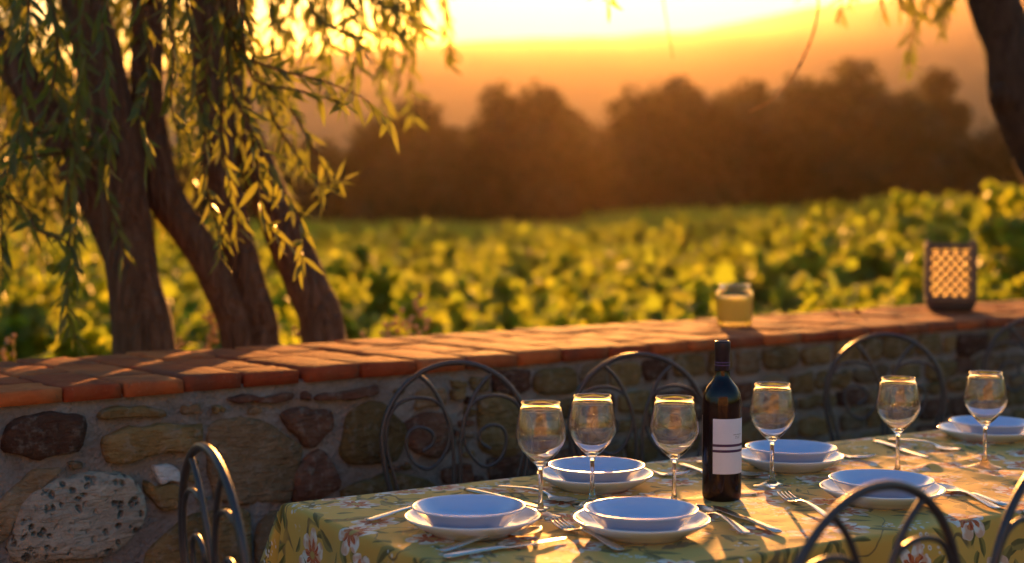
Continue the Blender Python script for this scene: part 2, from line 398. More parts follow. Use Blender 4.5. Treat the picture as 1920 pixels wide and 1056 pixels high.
# ------------------------------------------------------------------ mesh helpers
class MB:
    def __init__(s):
        s.v, s.f, s.n = [], [], 0
    def add(s, v, f):
        v = [tuple(map(float, p)) for p in v]
        s.f += [tuple(i + s.n for i in q) for q in f]
        s.v += v
        s.n += len(v)
        return s
    def box(s, a, b):
        (x0, y0, z0), (x1, y1, z1) = a, b
        v = [(x0, y0, z0), (x1, y0, z0), (x1, y1, z0), (x0, y1, z0), (x0, y0, z1), (x1, y0, z1), (x1, y1, z1), (x0, y1, z1)]
        return s.add(v, [(3, 2, 1, 0), (4, 5, 6, 7), (0, 1, 5, 4), (1, 2, 6, 5), (2, 3, 7, 6), (3, 0, 4, 7)])
    def tube(s, pts, rad, seg=10, cap=True, wob=0.0, flat=1.0):
        pts = [Vector(p) for p in pts]
        if not hasattr(rad, '__len__'):
            rad = [rad] * len(pts)
        T = [(pts[min(i + 1, len(pts) - 1)] - pts[max(i - 1, 0)]).normalized() for i in range(len(pts))]
        up = Vector((0, 0, 1)) if abs(T[0].z) < 0.9 else Vector((0, 1, 0))
        N = (up - T[0] * up.dot(T[0])).normalized()
        v, f = [], []
        for i, p in enumerate(pts):
            if i:
                N = (N - T[i] * N.dot(T[i])).normalized()
            B = T[i].cross(N)
            for k in range(seg):
                a = 2 * math.pi * k / seg
                d = N * math.cos(a) * flat + B * math.sin(a)
                r = rad[i]
                if wob:
                    r *= 1 + wob * noise.noise(p * 5 + d * 1.6) + wob * 0.6 * noise.noise(Vector((p.x * 9, p.y * 9, p.z * 2.2)) + d * 3.5)
                v.append(p + d * r)
        for i in range(len(pts) - 1):
            for k in range(seg):
                k2 = (k + 1) % seg
                f.append((i * seg + k, i * seg + k2, (i + 1) * seg + k2, (i + 1) * seg + k))
        if cap:
            f.append(tuple(range(seg))[::-1])
            f.append(tuple(range((len(pts) - 1) * seg, len(pts) * seg)))
        return s.add(v, f)
    def lathe(s, prof, seg=64, a0=0.0, a1=2 * math.pi):
        full = abs(a1 - a0 - 2 * math.pi) < 1e-6
        v, f, rows = [], [], []
        cnt = seg if full else seg + 1
        for r, z in prof:
            if r < 1e-7:
                rows.append([len(v)]); v.append((0, 0, z))
            else:
                row = []
                for k in range(cnt):
                    a = a0 + (a1 - a0) * k / seg
                    row.append(len(v)); v.append((r * math.cos(a), r * math.sin(a), z))
                rows.append(row)
        for A, B in zip(rows, rows[1:]):
            for k in range(seg):
                k2 = (k + 1) % cnt
                if len(A) == 1 and len(B) == 1:
                    continue
                if len(A) == 1:
                    f.append((A[0], B[k2], B[k]))
                elif len(B) == 1:
                    f.append((A[k], A[k2], B[0]))
                else:
                    f.append((A[k], A[k2], B[k2], B[k]))
        return s.add(v, f)
    def mesh(s, name, mat, smooth=True):
        m = bpy.data.meshes.new(name)
        m.from_pydata(s.v, [], s.f)
        if mat:
            m.materials.append(mat)
        if smooth:
            m.polygons.foreach_set('use_smooth', [True] * len(m.polygons))
        m.update()
        return m
    def build(s, name, mat, parent=None, smooth=True, loc=None, rz=None):
        o = bpy.data.objects.new(name, s.mesh(name, mat, smooth))
        col.objects.link(o)
        o.parent = parent
        if loc is not None:
            o.location = loc
        if rz is not None:
            o.rotation_euler = (0, 0, rz)
        return o

def put(name, mesh, parent=None, loc=(0, 0, 0), rot=(0, 0, 0), scale=None):
    o = bpy.data.objects.new(name, mesh)
    col.objects.link(o)
    o.parent = parent
    o.location = loc
    o.rotation_euler = rot
    if scale is not None:
        o.scale = scale if hasattr(scale, '__len__') else (scale,) * 3
    return o
def tag(o, label=None, cat=None, group=None, kind=None):
    if label: o['label'] = label
    if cat: o['category'] = cat
    if group: o['group'] = group
    if kind: o['kind'] = kind
    return o
def empty(name, loc, rz=0.0):
    o = bpy.data.objects.new(name, None)
    col.objects.link(o)
    o.empty_display_size = 0.1
    o.location = loc
    o.rotation_euler = (0, 0, rz)
    return o
def copy_tree(o, parent=None):
    c = o.copy()
    col.objects.link(c)
    c.parent = parent
    for ch in list(o.children):
        copy_tree(ch, c)
    return c
def smooth_path(P, n=6):
    P = [Vector(p) for p in P]
    Q = [P[0] * 2 - P[1]] + P + [P[-1] * 2 - P[-2]]
    out = []
    for i in range(1, len(Q) - 2):
        a, b, c, d = Q[i - 1:i + 3]
        for k in range(n):
            u = k / n
            out.append(0.5 * ((2 * b) + (c - a) * u + (2 * a - 5 * b + 4 * c - d) * u * u + (3 * b - a - 3 * c + d) * u ** 3))
    out.append(P[-1])
    return out
def lerp_list(L, n):
    out = []
    for a, b in zip(L, L[1:]):
        out += [a + (b - a) * k / n for k in range(n)]
    return out + [L[-1]]
def sstep(a, b, x):
    u = min(1.0, max(0.0, (x - a) / (b - a)))
    return u * u * (3 - 2 * u)

# ------------------------------------------------------------------ layout
TH = R(32.3)
TO = Vector((-0.43, 2.735, 0))                 # far left corner of the table
tt = Vector((math.cos(TH), math.sin(TH), 0)); tn = Vector((-math.sin(TH), math.cos(TH), 0))
PO = Vector((-0.426, 2.77, 0))                 # origin of the measured place settings
TL, TW, TZ = 2.75, 0.80, 0.755
def on_table(s, n_, z=TZ):
    p = PO + tt * s + tn * n_
    return Vector((p.x, p.y, z))
WT = R(39.0)
WO = Vector((-0.751, 3.230, 0))
CT = 0.945                                      # top of the wall coping
wt_, wn_ = Vector((math.cos(WT), math.sin(WT), 0)), Vector((-math.sin(WT), math.cos(WT), 0))
def behind_wall(x, y):
    return (Vector((x, y, 0)) - WO).dot(wn_)
def ground_z(x, y):
    z = -0.95 + 0.0095 * max(0.0, y - 6) + 0.62 * sstep(2.0, 6.4, x) + 0.10 * noise.noise(Vector((x * 0.05, y * 0.05, 0)))
    if y > 95:
        z += (y - 95) * 0.02
    return z

# ------------------------------------------------------------------ terrain
def grid_obj(name, xs, ys, zf, mat, keep=None):
    v = [(x, y, zf(x, y)) for y in ys for x in xs]
    nx = len(xs)
    f = []
    for j in range(len(ys) - 1):
        for i in range(nx - 1):
            f.append((j * nx + i, j * nx + i + 1, (j + 1) * nx + i + 1, (j + 1) * nx + i))
    return MB().add(v, f).build(name, mat)
def axis(a, b, d0, growth):
    out, x, d = [a], a, d0
    while x < b:
        x += d; d *= growth
        out.append(min(x, b))
    return out
xs_half = axis(0, 3600, 0.8, 1.09)
xs = [-x for x in xs_half[::-1][:-1]] + xs_half
ys = axis(-60, 0, 6, 1.0)[:-1] + axis(0, 3700, 0.8, 1.07)
def field_z(x, y):
    if behind_wall(x, y) < 0.4:
        return -0.95
    return ground_z(x, y)
g = grid_obj('ground', xs, ys, field_z, M['soil']); tag(g, kind='structure')

tb = MB()
q = [WO + wt_ * a + wn_ * b for a, b in ((-14.0, 0.05), (14.0, 0.05), (14.0, -18.0), (-14.0, -18.0))]
top = [(p.x, p.y, 0.0) for p in q]; bot = [(p.x, p.y, -1.2) for p in q]
tb.add(top + bot, [(3, 2, 1, 0), (4, 5, 6, 7), (0, 1, 5, 4), (1, 2, 6, 5), (2, 3, 7, 6), (3, 0, 4, 7)])
tag(tb.build('terrace', M['paving'], smooth=False), kind='structure')

HILL = [(-1900, 130), (-1250, 169), (-914, 183), (-443, 203), (-268, 219), (-134, 228), (-40, 235), (60, 239), (127, 241), (228, 247), (295, 260), (362, 274), (430, 284), (496, 290), (630, 298), (898, 312), (1300, 295), (1900, 240)]
hx = np.linspace(-1900, 1900, 240)
hz = np.interp(hx, [p[0] for p in HILL], [p[1] for p in HILL])
v, f = [], []
prof = [(700, 0.0), (950, 0.14), (1200, 0.34), (1450, 0.62), (1650, 0.86), (1800, 1.0), (1950, 0.9), (2150, 0.55), (2380, 0.1)]
for y, k in prof:
    for x, z in zip(hx, hz):
        w = noise.noise(Vector((x * 0.004, y * 0.004, 1.0))) * 26 * k * (1 - k) * 4 + noise.noise(Vector((x * 0.02, y * 0.02, 4.0))) * 2.2 * k
        v.append((x * 1.5, y * 1.5, (10 + (z - 13) * k + w) * 1.5))
nx = len(hx)
for j in range(len(prof) - 1):
    for i in range(nx - 1):
        f.append((j * nx + i, j * nx + i + 1, (j + 1) * nx + i + 1, (j + 1) * nx + i))
tag(MB().add(v, f).build('hills', M['hill']), kind='structure')

# ------------------------------------------------------------------ the garden wall
wall = empty('stone_wall', (WO.x, WO.y, 0), WT)
tag(wall, 'low rubble stone garden wall with terracotta tile coping behind the table', 'wall')
S0, S1, WD = -1.9, 6.6, 0.66
STONES = {
'dark1':[(-0.409,0.838),(-0.391,0.868),(-0.354,0.889),(-0.318,0.894),(-0.267,0.889),(-0.238,0.873),(-0.222,0.857),(-0.234,0.83),(-0.253,0.804),(-0.296,0.793),(-0.342,0.797),(-0.36,0.808),(-0.409,0.816)],
'ochre1':[(-0.202,0.874),(-0.19,0.89),(-0.126,0.887),(-0.05,0.88),(-0.048,0.861),(-0.126,0.863),(-0.19,0.863)],
'ochre2':[(-0.183,0.83),(-0.166,0.838),(-0.081,0.842),(0.038,0.833),(0.036,0.771),(-0.077,0.777),(-0.147,0.763),(-0.182,0.769)],
'tan1':[(0.07,0.826),(0.108,0.83),(0.208,0.827),(0.248,0.8),(0.317,0.75),(0.285,0.715),(0.282,0.625),(0.189,0.639),(0.128,0.636),(0.071,0.678)],
'red1':[(0.259,0.835),(0.306,0.847),(0.39,0.834),(0.402,0.807),(0.371,0.773),(0.353,0.749),(0.329,0.757),(0.277,0.798)],
'red2':[(0.32,0.732),(0.365,0.744),(0.401,0.713),(0.419,0.637),(0.352,0.624),(0.292,0.621),(0.29,0.683)],
'olive1':[(0.451,0.835),(0.488,0.85),(0.552,0.842),(0.603,0.789),(0.616,0.734),(0.583,0.694),(0.487,0.694),(0.432,0.71),(0.419,0.732),(0.438,0.793)],
'olive2':[(0.425,0.639),(0.5,0.655),(0.629,0.652),(0.713,0.619),(0.722,0.576),(0.435,0.591)],
'pale1':[(-0.399,0.616),(-0.366,0.702),(-0.32,0.729),(-0.287,0.748),(-0.211,0.749),(-0.148,0.728),(-0.113,0.717),(-0.099,0.66),(-0.099,0.626),(-0.13,0.592),(-0.189,0.567),(-0.299,0.57),(-0.363,0.575),(-0.395,0.598)],
'tan2':[(-0.438,0.693),(-0.384,0.736),(-0.347,0.771),(-0.282,0.77),(-0.278,0.76),(-0.32,0.742),(-0.357,0.722),(-0.387,0.669),(-0.408,0.622),(-0.439,0.622)],
'ochre3':[(-0.088,0.721),(-0.07,0.7),(-0.052,0.697),(-0.034,0.707),(-0.0,0.691),(-0.001,0.647),(-0.048,0.649),(-0.078,0.681),(-0.093,0.693)],
'chip':[(-0.075,0.751),(-0.036,0.751),(-0.011,0.732),(-0.007,0.704),(-0.037,0.715),(-0.055,0.703),(-0.067,0.728)],
'ochre4':[(-0.08,0.551),(-0.048,0.586),(0.004,0.617),(0.079,0.628),(0.161,0.622),(0.166,0.536),(0.16,0.476),(-0.1,0.516)],
'red3':[(0.123,0.89),(0.155,0.891),(0.199,0.885),(0.265,0.891),(0.289,0.886),(0.285,0.87),(0.234,0.869),(0.174,0.875),(0.11,0.877)],
'red4':[(0.345,0.876),(0.389,0.881),(0.454,0.887),(0.527,0.887),(0.54,0.87),(0.519,0.86),(0.437,0.861),(0.357,0.864)],
'red5':[(0.605,0.776),(0.68,0.811),(0.757,0.791),(0.766,0.719),(0.731,0.681),(0.663,0.702),(0.613,0.734)],
'olive3':[(0.854,0.832),(0.927,0.841),(1.011,0.798),(1.03,0.694),(0.945,0.658),(0.863,0.695)],
'tan3':[(0.931,0.892),(0.992,0.898),(1.005,0.852),(0.942,0.847)],
'olive4':[(1.024,0.883),(1.109,0.884),(1.116,0.853),(1.03,0.847)],
'red6':[(1.142,0.885),(1.216,0.891),(1.31,0.888),(1.314,0.848),(1.176,0.848)],
'red7':[(1.356,0.876),(1.478,0.881),(1.5,0.844),(1.445,0.832),(1.36,0.838)],
'tan4':[(1.128,0.816),(1.212,0.819),(1.216,0.776),(1.14,0.773)],
'tan5':[(1.923,0.843),(2.086,0.863),(2.112,0.813),(2.06,0.791),(1.934,0.792)],
'red8':[(2.314,0.818),(2.469,0.862),(2.617,0.798),(2.588,0.708),(2.386,0.706)],
'olive5':[(2.77,0.789),(3.06,0.805),(3.095,0.748),(2.802,0.73)],
'tan6':[(3.092,0.866),(3.335,0.878),(3.354,0.832),(3.11,0.826)],
'tan7':[(2.034,0.895),(2.218,0.897),(2.223,0.855),(2.047,0.852)],
}
def mortar_y(s, z):
    return 0.009 + 0.008 * noise.noise(Vector((s * 5, z * 5, 2))) + 0.008 * noise.noise(Vector((s * 16, z * 16, 5))) + 0.006 * noise.noise(Vector((s * 45, z * 45, 8)))
mb = MB()
gs = np.arange(S0, S1 + 0.001, 0.022); gz = np.linspace(-0.2, CT - 0.034, 46)
v = [(s, mortar_y(s, z), z) for z in gz for s in gs]; nx = len(gs)
f = [(j * nx + i, j * nx + i + 1, (j + 1) * nx + i + 1, (j + 1) * nx + i) for j in range(len(gz) - 1) for i in range(nx - 1)]
mb.add(v, f)
mb.box((S0, 0.05, -1.3), (S1, WD - 0.02, CT - 0.034))
mb.build('mortar', M['mortar'], wall)

placed = []
def make_stone(poly, key, proud=0.014, seed=0):
    P = [Vector((a, b)) for a, b in poly]
    c = sum(P, Vector((0, 0))) / len(P)
    # resample the outline
    L, segs = 0.0, []
    for a, b in zip(P, P[1:] + P[:1]):
        segs.append((L, a, b)); L += (b - a).length
    n = 28
    pts = []
    for k in range(n):
        d = L * k / n
        for s0, a, b in segs[::-1]:
            if d >= s0:
                u = (d - s0) / max(1e-6, (b - a).length)
                pts.append(a + (b - a) * u); break
    # soften the corners, then roughen
    for _ in range(1):
        pts = [(pts[i - 1] + pts[i] * 3.4 + pts[(i + 1) % n]) / 5.4 for i in range(n)]
    size = max((p - c).length for p in pts)
    jit = min(0.012, size * 0.12)
    pts = [p + Vector((noise.noise(Vector((p.x * 22, p.y * 22, seed))), noise.noise(Vector((p.x * 22, p.y * 22, seed + 9))))) * jit for p in pts]
    v, f = [], []
    for k, y in ((1.0, 0.045), (1.0, 0.012), (0.975, -proud * 0.35), (0.91, -proud * 0.85), (0.6, -proud * 1.05)):
        for p in pts:
            w = c + (p - c) * k
            yy = y + (noise.noise(Vector((w.x * 13, w.y * 13, seed))) * 0.012 + noise.noise(Vector((w.x * 34, w.y * 34, seed + 3))) * 0.006 if k < 1 else 0)
            v.append((w.x, yy, w.y))
    v.append((c.x, -proud + noise.noise(Vector((c.x * 13, c.y * 13, seed))) * 0.006, c.y))
    for r in range(4):
        for k in range(n):
            k2 = (k + 1) % n
            f.append((r * n + k, r * n + k2, (r + 1) * n + k2, (r + 1) * n + k))
    for k in range(n):
        f.append((4 * n + k, 4 * n + (k + 1) % n, 5 * n))
    MB().add(v, f).build('stone', M['stone_' + key], wall)
    xs_, zs_ = [p.x for p in pts], [p.y for p in pts]
    placed.append((min(xs_), max(xs_), min(zs_), max(zs_)))
for i, (k, poly) in enumerate(STONES.items()):
    key = k.rstrip('0123456789')
    if min(p[0] for p in poly) > 0.86: continue
    cxy = Vector((sum(p[0] for p in poly), sum(p[1] for p in poly))) / len(poly)
    poly = [tuple(cxy + (Vector(p) - cxy) * (1.07 if key != 'chip' else 1.0)) for p in poly]
    make_stone(poly, key, 0.02 if key == 'pale' else 0.006 if key in ('chip', 'tan') else 0.013, i * 3.7)
def hits(b, gap):
    return any(b[0] < q[1] + gap and b[1] > q[0] - gap and b[2] < q[3] + gap and b[3] > q[2] - gap for q in placed)
KEYS = ['dark', 'red', 'red', 'ochre', 'tan', 'tan', 'olive', 'olive', 'ochre', 'red', 'tan', 'ochre']
def block(x0, x1, z0, z1, seed):
    """a rough squared block: jittered corners and bowed sides"""
    w, h = x1 - x0, z1 - z0
    j = lambda k: rnd.uniform(-1, 1) * k
    c = min(w, h) * rnd.uniform(0.06, 0.22)
    poly = [(x0 + c + j(0.006), z1 + j(0.004)), ((x0 + x1) / 2 + j(w * 0.15), z1 + j(0.006)), (x1 - c + j(0.006), z1 + j(0.006)), (x1 + j(0.004), z1 - c), (x1 + j(0.006), (z0 + z1) / 2 + j(h * 0.1)), (x1 + j(0.004), z0 + c),
            (x1 - c, z0 + j(0.005)), ((x0 + x1) / 2 + j(w * 0.15), z0 + j(0.006)), (x0 + c, z0 + j(0.005)), (x0 + j(0.004), z0 + c), (x0 + j(0.006), (z0 + z1) / 2), (x0 + j(0.004), z1 - c)]
    if rnd.random() < 0.3:
        q_ = rnd.randrange(0, 12, 3)
        poly.pop(q_)
    make_stone(poly, rnd.choice(KEYS), rnd.uniform(0.003, 0.012), seed)
made = 0
for (xa, xb) in ((0.86, S1), (S0, -0.52)):
    z = CT - 0.046
    row = 0
    while z > 0.06:
        h = rnd.choice((0.045, 0.06, 0.075, 0.10, 0.115, 0.13))
        x = xa + rnd.uniform(0, 0.05)
        while x < xb - 0.05:
            w = rnd.uniform(1.1, 2.6) * max(h, 0.075)
            hh_ = h + rnd.uniform(-0.012, 0.006)
            # now and then two thin stones share the course
            if h > 0.09 and rnd.random() < 0.3:
                k = rnd.uniform(0.38, 0.6)
                block(x, x + w, z - h * k + 0.006, z + rnd.uniform(-0.004, 0.004), made * 1.3)
                block(x + rnd.uniform(-0.01, 0.01), x + w, z - hh_, z - h * k - 0.008, made * 1.7 + 3)
                made += 2
            else:
                block(x, x + w, z - hh_, z + rnd.uniform(-0.005, 0.005), made * 1.3)
                made += 1
            x += w + rnd.uniform(0.008, 0.022)
        z -= h + rnd.uniform(0.012, 0.022)
        row += 1
        if made > 230: break
tries = 0
while tries < 26000:
    tries += 1
    w = rnd.uniform(0.09, 0.2) if tries < 5000 else rnd.uniform(0.022, 0.10)
    h = w * rnd.uniform(0.4, 0.9)
    cx, cz = rnd.uniform(-0.5, 0.86), rnd.uniform(0.3, CT - 0.06)
    b = (cx - w / 2, cx + w / 2, cz - h / 2, cz + h / 2)
    if b[3] > CT - 0.05 or hits(b, 0.002): continue
    block(*b, tries * 0.7)

# coping of terracotta tiles laid in staggered columns
def tile_mesh(w, l, h):
    c = 0.004
    lx = lambda k: k * rnd.uniform(0.6, 1.8)
    v, f = [], []
    rows = [(0, -h), (0, -c * 1.2), (c, 0)]
    x0, x1, y0, y1 = -w / 2, w / 2, -l / 2, l / 2
    nxs, nys = 5, 6
    # side ring with rounded top edge
    def ring(ins, z):
        out = []
        a0, a1, b0, b1 = x0 + ins, x1 - ins, y0 + ins, y1 - ins
        for i in range(nxs): out.append((a0 + (a1 - a0) * i / nxs, b0, z))
        for i in range(nys): out.append((a1, b0 + (b1 - b0) * i / nys, z))
        for i in range(nxs): out.append((a1 + (a0 - a1) * i / nxs, b1, z))
        for i in range(nys): out.append((a0, b1 + (b0 - b1) * i / nys, z))
        sd = rnd.uniform(0, 99)
        return [(x + 0.0045 * noise.noise(Vector((x * 38 + sd0, y * 38, z * 30))), y + 0.0045 * noise.noise(Vector((x * 30, y * 30 + sd0, 4))), z + (0.0026 * noise.noise(Vector((x * 25, y * 25, sd0))) if z > -h else 0)) for x, y, z in out]
    sd0 = rnd.uniform(0, 50)
    rs = [ring(0, -h), ring(0, -c * 1.3), ring(c * 0.5, -c * 0.35), ring(c * 1.6, 0), ring(min(w, l) * 0.3, 0.0012)]
    n = len(rs[0])
    for r in rs: v += r
    for j in range(len(rs) - 1):
        for k in range(n):
            k2 = (k + 1) % n
            f.append((j * n + k, j * n + k2, (j + 1) * n + k2, (j + 1) * n + k))
    f.append(tuple(range((len(rs) - 1) * n, len(rs) * n)))
    f.append(tuple(range(n))[::-1])
    return MB().add(v, f)
joints = [-0.279, -0.144, 0.001, 0.154, 0.315, 0.479]
while joints[0] > S0: joints.insert(0, joints[0] - 0.152 - rnd.uniform(-0.012, 0.012))
while joints[-1] < S1: joints.append(joints[-1] + 0.172 + rnd.uniform(-0.014, 0.014))
for i, (a, b) in enumerate(zip(joints, joints[1:])):
    par = (i + joints.index(0.315)) % 2
    cuts = [-0.012, 0.29, 0.50, WD + 0.01] if par == 0 else [-0.012, 0.15, 0.43, WD + 0.01]
    cuts = [cuts[0] + rnd.uniform(-0.006, 0.004)] + [c + rnd.uniform(-0.018, 0.018) for c in cuts[1:-1]] + [cuts[-1] + rnd.uniform(-0.012, 0.014)]
    for c0, c1 in zip(cuts, cuts[1:]):
        gx, gy = rnd.uniform(0.008, 0.016), rnd.uniform(0.008, 0.018)
        w, l = b - a - gx, c1 - c0 - gy
        dz = rnd.uniform(-0.004, 0.003)
        o = tile_mesh(w, l, 0.034 + dz).build('coping_tile', M['terracotta'], wall)
        o.location = ((a + b) / 2, (c0 + c1) / 2, CT + dz)
        o.rotation_euler = (rnd.uniform(-0.006, 0.006), rnd.uniform(-0.007, 0.007), rnd.uniform(-0.012, 0.012))
bed = MB()
gs = np.arange(S0, S1, 0.03)
for a, b in [(0.012, WD - 0.02)]:
    ny = 24
    v = [(s, a + (b - a) * j / ny, CT - 0.028 + 0.003 * noise.noise(Vector((s * 20, j, 0)))) for j in range(ny + 1) for s in gs]
    nx = len(gs)
    v0 = [(s, a + 0.004 * noise.noise(Vector((s * 25, 0, 3))), CT - 0.036) for s in gs]
    f = [(j * nx + i, j * nx + i + 1, (j + 1) * nx + i + 1, (j + 1) * nx + i) for j in range(ny) for i in range(nx - 1)]
    bed.add(v + v0, f + [((ny + 1) * nx + i, (ny + 1) * nx + i + 1, i + 1, i) for i in range(nx - 1)])
bed.build('coping_bed', M['mortar'], wall)

# ------------------------------------------------------------------ table and cloth
table = empty('dining_table', (TO.x, TO.y, 0), TH)
tag(table, 'long wooden dining table hidden under the floral yellow cloth', 'table')
MB().box((0.012, -TW + 0.012, TZ - 0.035), (TL - 0.012, -0.012, TZ - 0.006)).build('table_top', M['wood'], table, smooth=False)
for x in (0.12, TL - 0.12):
    for y in (-0.12, -TW + 0.12):
        MB().tube([(x, y, 0.0), (x, y, 0.3), (x, y, TZ - 0.034)], [0.024, 0.03, 0.034], 12).build('leg', M['wood'], table)
HG = 0.30
def cloth_pt(a, b):
    da = -a if a < 0 else (a - TL if a > TL else 0.0)
    db = b if b > 0 else (-TW - b if b < -TW else 0.0)
    sa = -1 if a < 0 else 1
    sb = 1 if b > 0 else -1
    ca, cb = min(max(a, 0), TL), min(max(b, -TW), 0)
    rr = 0.012
    x, y, z = ca, cb, 0.0
    def drop(d):
        # rounds the edge, then hangs
        if d < rr * 1.5708:
            th = d / rr
            return rr * math.sin(th), rr * (math.cos(th) - 1)
        return rr, -rr - (d - rr * 1.5708)
    if da > 0 and db > 0:
        d = max(da, db); m = min(da, db)
        o, z = drop(d)
        fold = m * 0.34
        x += sa * (o + fold * (0.75 if da >= db else 0.5))
        y += sb * (o + fold * (0.75 if db >= da else 0.5))
        z = z * 0.98
    elif da > 0:
        o, z = drop(da)
        wv = da * (0.07 + 0.10 * math.sin(b * 17 + 0.6) + 0.05 * math.sin(b * 39))
        x += sa * (o + wv)
    elif db > 0:
        o, z = drop(db)
        wv = db * (0.08 + 0.15 * math.sin(a * 13 + 1.2 + 1.5 * math.sin(a * 3.1)) + 0.06 * math.sin(a * 31 + 0.4) * noise.noise(Vector((a * 2, 0, 0))))
        y += sb * (o + wv)
    else:
        e = min(1.0, min(a, TL - a, -b, b + TW) / 0.05)
        z = e * (0.0022 * (1 - abs(noise.noise(Vector((a * 5 + b * 4, b * 9 - a * 2, 3)))) * 2)
                 + 0.0012 * noise.noise(Vector((a * 22, b * 14, 7)))
                 + 0.0045 * math.exp(-((a - 1.36) / 0.014) ** 2) + 0.004 * math.exp(-((b + 0.40 - 0.02 * math.sin(a * 5)) / 0.010) ** 2)
                 + 0.004 * math.exp(-((a - 0.62) / 0.012) ** 2) * (0.5 + 0.5 * math.sin(b * 12)))
        # crumpled towards the far right
        k = sstep(1.15, 1.6, a)
        z += e * k * 0.006 * (1 - 2 * abs(noise.noise(Vector((a * 4 + b * 7, b * 5 - a * 3, 12)))))
    return (x, y, TZ + z)
def fine_axis(a, b, edges):
    pts = set(np.round(np.arange(a, b + 1e-6, 0.0125), 5))
    for e in edges:
        for d in (-0.008, -0.004, 0.0, 0.004, 0.008, 0.012, 0.016, 0.02):
            pts.add(round(e + d, 5))
    return sorted(pts)
As = fine_axis(-HG, TL + HG, [0.0, TL]); Bs = fine_axis(-TW - HG, HG, [0.0, -TW])
v = [cloth_pt(a, b) for b in Bs for a in As]; nx = len(As)
f = [(j * nx + i, j * nx + i + 1, (j + 1) * nx + i + 1, (j + 1) * nx + i) for j in range(len(Bs) - 1) for i in range(nx - 1)]
cl = MB().add(v, f).build('tablecloth', M['cloth'])
cl.location = (TO.x, TO.y, 0); cl.rotation_euler = (0, 0, TH)
uvl = cl.data.uv_layers.new(name='UVMap')
UVs = [(a, b) for b in Bs for a in As]
li = np.empty(len(cl.data.loops), dtype=np.int32); cl.data.loops.foreach_get('vertex_index', li)
uvl.data.foreach_set('uv', np.array(UVs, dtype=np.float32)[li].ravel())
tag(cl, 'yellow cotton tablecloth printed with red flowers and olive leaves', 'tablecloth')

# ------------------------------------------------------------------ chairs
def chair():
    root = empty('iron_chair', (0, 0, 0))
    rk = math.tan(0.06)
    def P(u, z): return (u, (z - 0.955) * rk, z)
    H, a3, b3 = 0.955, 0.184, 0.190
    arch = []
    left = [(-0.150, 0.0), (-0.142, 0.22), (-0.140, 0.45), (-0.1509, 0.5835), (-0.1748, 0.6886)]
    arch += left
    for k in range(0, 25):
        a = math.pi - math.pi * k / 24
        arch.append((a3 * math.cos(a), H - b3 + b3 * math.sin(a)))
    arch += [(-u, z) for u, z in left[::-1]]
    mb = MB()
    path = smooth_path([P(u, z) if z > 0.44 else (u * (1.0 + 0.5 * (0.45 - z)), (0.45 - H) * rk + (0.45 - z) * 0.16, z) for u, z in arch], 3)
    mb.tube(path, 0.0068, 10)
    mb.build('back_frame', M['iron'], root)
    for s in (-1, 1):
        st = [(-0.0926, 0.9287), (-0.0573, 0.8920), (-0.0286, 0.8366), (-0.0124, 0.7793), (-0.0081, 0.7172), (-0.0081, 0.5931), (-0.0085, 0.445)]
        MB().tube(smooth_path([P(u * -s, z) for u, z in st], 6), 0.0052, 8).build('strut', M['iron'], root)
        sp = [(-0.11, 0.447), (-0.1432, 0.6313), (-0.1719, 0.7459), (-0.1700, 0.8127), (-0.1432, 0.8585), (-0.0917, 0.8719), (-0.0430, 0.8557), (-0.0181, 0.8079), (-0.0229, 0.7506), (-0.0478, 0.7124), (-0.0754, 0.6981), (-0.1098, 0.7172), (-0.1251, 0.7602), (-0.1146, 0.7917), (-0.0859, 0.7993), (-0.0592, 0.7841), (-0.0592, 0.7602), (-0.0850, 0.7401)]
        MB().tube(smooth_path([(u * -s, (z - H) * rk - 0.001, z) for u, z in sp], 7), 0.0044, 8).build('scroll', M['iron'], root)
    y0 = (0.45 - H) * rk
    ring = [(0.20 * math.cos(a) * (1.0 if math.sin(a) < 0 else 0.92), y0 - 0.20 + 0.195 * math.sin(a), 0.445) for a in np.linspace(0, 2 * math.pi, 33)]
    seat = MB().tube(ring, 0.008, 8, cap=False)
    for k in range(-5, 6):
        u = k * 0.033
        hy = 0.19 * math.sqrt(max(0, 1 - (u / 0.2) ** 2))
        seat.tube([(u, y0 - 0.20 - hy, 0.446), (u, y0 - 0.20 + hy, 0.446)], 0.0055, 6)
    seat.build('seat', M['iron'], root)
    for s in (-1, 1):
        MB().tube(smooth_path([(s * 0.13, y0 - 0.35, 0.445), (s * 0.155, y0 - 0.385, 0.3), (s * 0.165, y0 - 0.39, 0.12), (s * 0.185, y0 - 0.42, 0.0)], 5), 0.0075, 8).build('leg', M['iron'], root)
    return root
c0 = chair()
G = 'wrought iron chairs round the table'
spots = [((-0.138, 3.478), 13.7, 'dark wrought iron chair against the wall, first from the free table end'),
         ((0.329, 3.698), 9.2, 'dark wrought iron chair between the wine bottle and the stone wall'),
         ((1.146, 4.362), 0.5, 'dark wrought iron chair on the wall side, behind the tipped wrinkled end of the cloth'),
         ((1.872, 5.090), 2.0, 'dark wrought iron chair by the wall below the square lattice lantern'),
         ((0.479, 1.836), 217.3, 'dark wrought iron chair whose arched back rises in front of a plate'),
         ((0.805, 2.090), 225.0, 'dark wrought iron chair on the open side, only one edge of its scrolled back showing'),
         ((-0.467, 2.153), 117.3, 'dark wrought iron chair standing sideways at the head of the table')]
spots[2] = (spots[2][0], spots[2][1], 'dark wrought iron chair on the wall side, between the candle jar and the lantern')
for i, ((x, y), yaw, lab) in enumerate(spots):
    o = c0 if i == 0 else copy_tree(c0)
    o.location = (x, y, 0); o.rotation_euler = (0, 0, R(yaw))
    tag(o, lab, 'chair', G)

